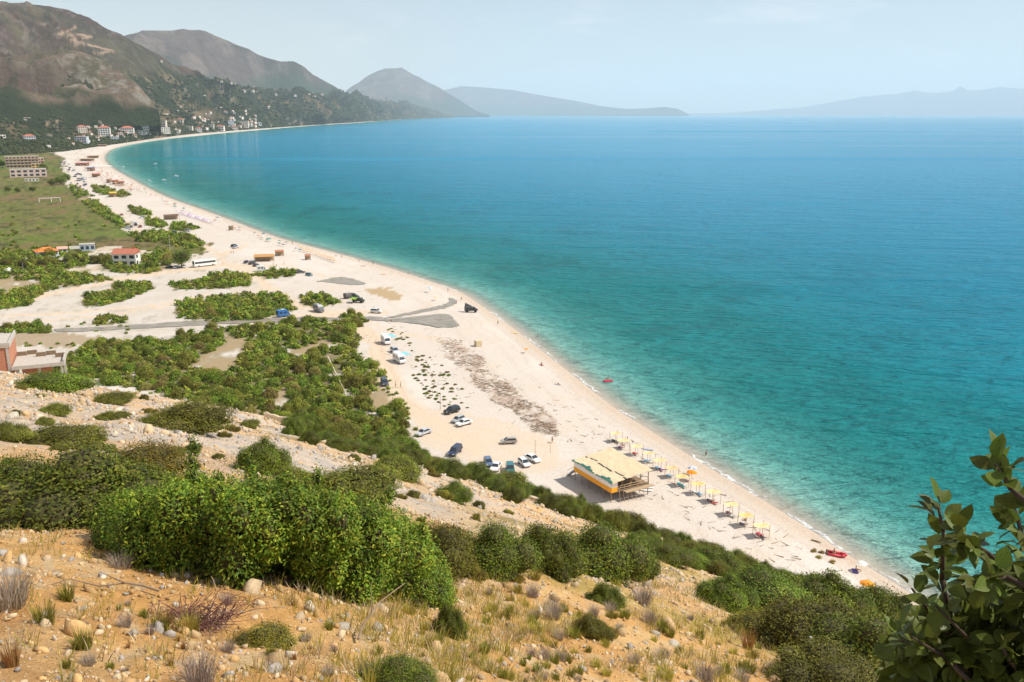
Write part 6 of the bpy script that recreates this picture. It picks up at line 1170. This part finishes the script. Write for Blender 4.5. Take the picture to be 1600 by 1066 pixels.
crown_c = P3(1640, 1080, 2.5); m = MB(); m.path([(0, 0, -.1), (.02, .05, .5), crown_c * .7, crown_c], .045, .022, 8)
BR = [([(1560, 1110, 2.55), (1490, 990, 2.5), (1472, 905, 2.45), (1474, 830, 2.4), (1466, 792, 2.4)], 30), ([(1500, 1010, 2.5), (1455, 960, 2.42), (1425, 920, 2.36)], 9), ([(1640, 1000, 2.3), (1590, 905, 2.25), (1545, 865, 2.2), (1500, 835, 2.2)], 22), ([(1680, 880, 2.05), (1625, 800, 2.0), (1580, 765, 2.0), (1556, 725, 2.0)], 14), ([(1640, 960, 2.4), (1600, 850, 2.3), (1585, 790, 2.3)], 18), ([(1560, 1110, 2.4), (1470, 1020, 2.35), (1405, 1000, 2.3)], 12), ([(1650, 940, 2.2), (1570, 900, 2.15), (1520, 910, 2.1)], 18)]
g_ = random.Random(11)
for i in range(11):
    a, b = g_.uniform(1420, 1640), g_.uniform(905, 1075); BR.append(([(1640, 1085, 2.6), ((1640 + a) / 2, (1085 + b) / 2 + 20, 2.5), (a, b, g_.uniform(2.2, 3.0))], 12))
nleaf = 0
extra = []
for pts, n_ in BR:
    P = [P3(*q) for q in pts]; m.tube(crown_c, P[0], .018, .011, 6); m.path(P, .010, .003, 6)
    for k in range(int(n_ * 2.1)):
        t = g_.random() ** .8 * (len(P) - 1) if k else len(P) - 1.001; i = min(int(t), len(P) - 2); p_ = P[i].lerp(P[i + 1], t - i); ax = (P[i + 1] - P[i]).normalized()
        d = (ax * g_.uniform(.0, .9) + Vector((g_.gauss(0, 1), g_.gauss(0, 1), g_.gauss(.1, .8))).normalized()).normalized(); L_ = g_.uniform(.038, .066); up = Vector((g_.gauss(0, .5), g_.gauss(0, .5), 1)); xx = d.cross(up).normalized(); zz = xx.cross(d); M_ = Matrix((xx, d, zz)).transposed().to_4x4(); M_.translation = p_ + d * L_ * .38
        if nleaf < 290: o = obj('leaf', LEAF[g_.randrange(6)], tree); o.matrix_local = M_ @ Matrix.Scale(L_, 4); nleaf += 1
        else: extra.append(M_ @ Matrix.Scale(L_, 4))
for k in range(2600):
    a, b, D = g_.uniform(1395, 1700), g_.uniform(890, 1110), g_.uniform(2.4, 3.2)
    if (a - 1400) * .55 + (b - 930) < 60: continue
    d = Vector((g_.gauss(0, 1), g_.gauss(0, 1), g_.gauss(0, .8))).normalized(); xx = d.orthogonal().normalized(); zz = xx.cross(d); M_ = Matrix((xx, d, zz)).transposed().to_4x4(); M_.translation = P3(a, b, D); extra.append(M_ @ Matrix.Scale(g_.uniform(.052, .080), 4))
lm = LEAF[0]; lv = [v.co.copy() for v in lm.vertices]; lf = [tuple(p_.vertices) for p_ in lm.polygons]; VV = []; FF = []
for M_ in extra: b = len(VV); VV += [tuple(M_ @ v) for v in lv]; FF += [tuple(b + i for i in t) for t in lf]
o = obj('inner_leaves', raw_mesh('inner_leaves', VV, FF, mats=(M_LEAF,), smooth=True), tree, kind='stuff'); m.build('branches', M_BARKN, tree, smooth=True)
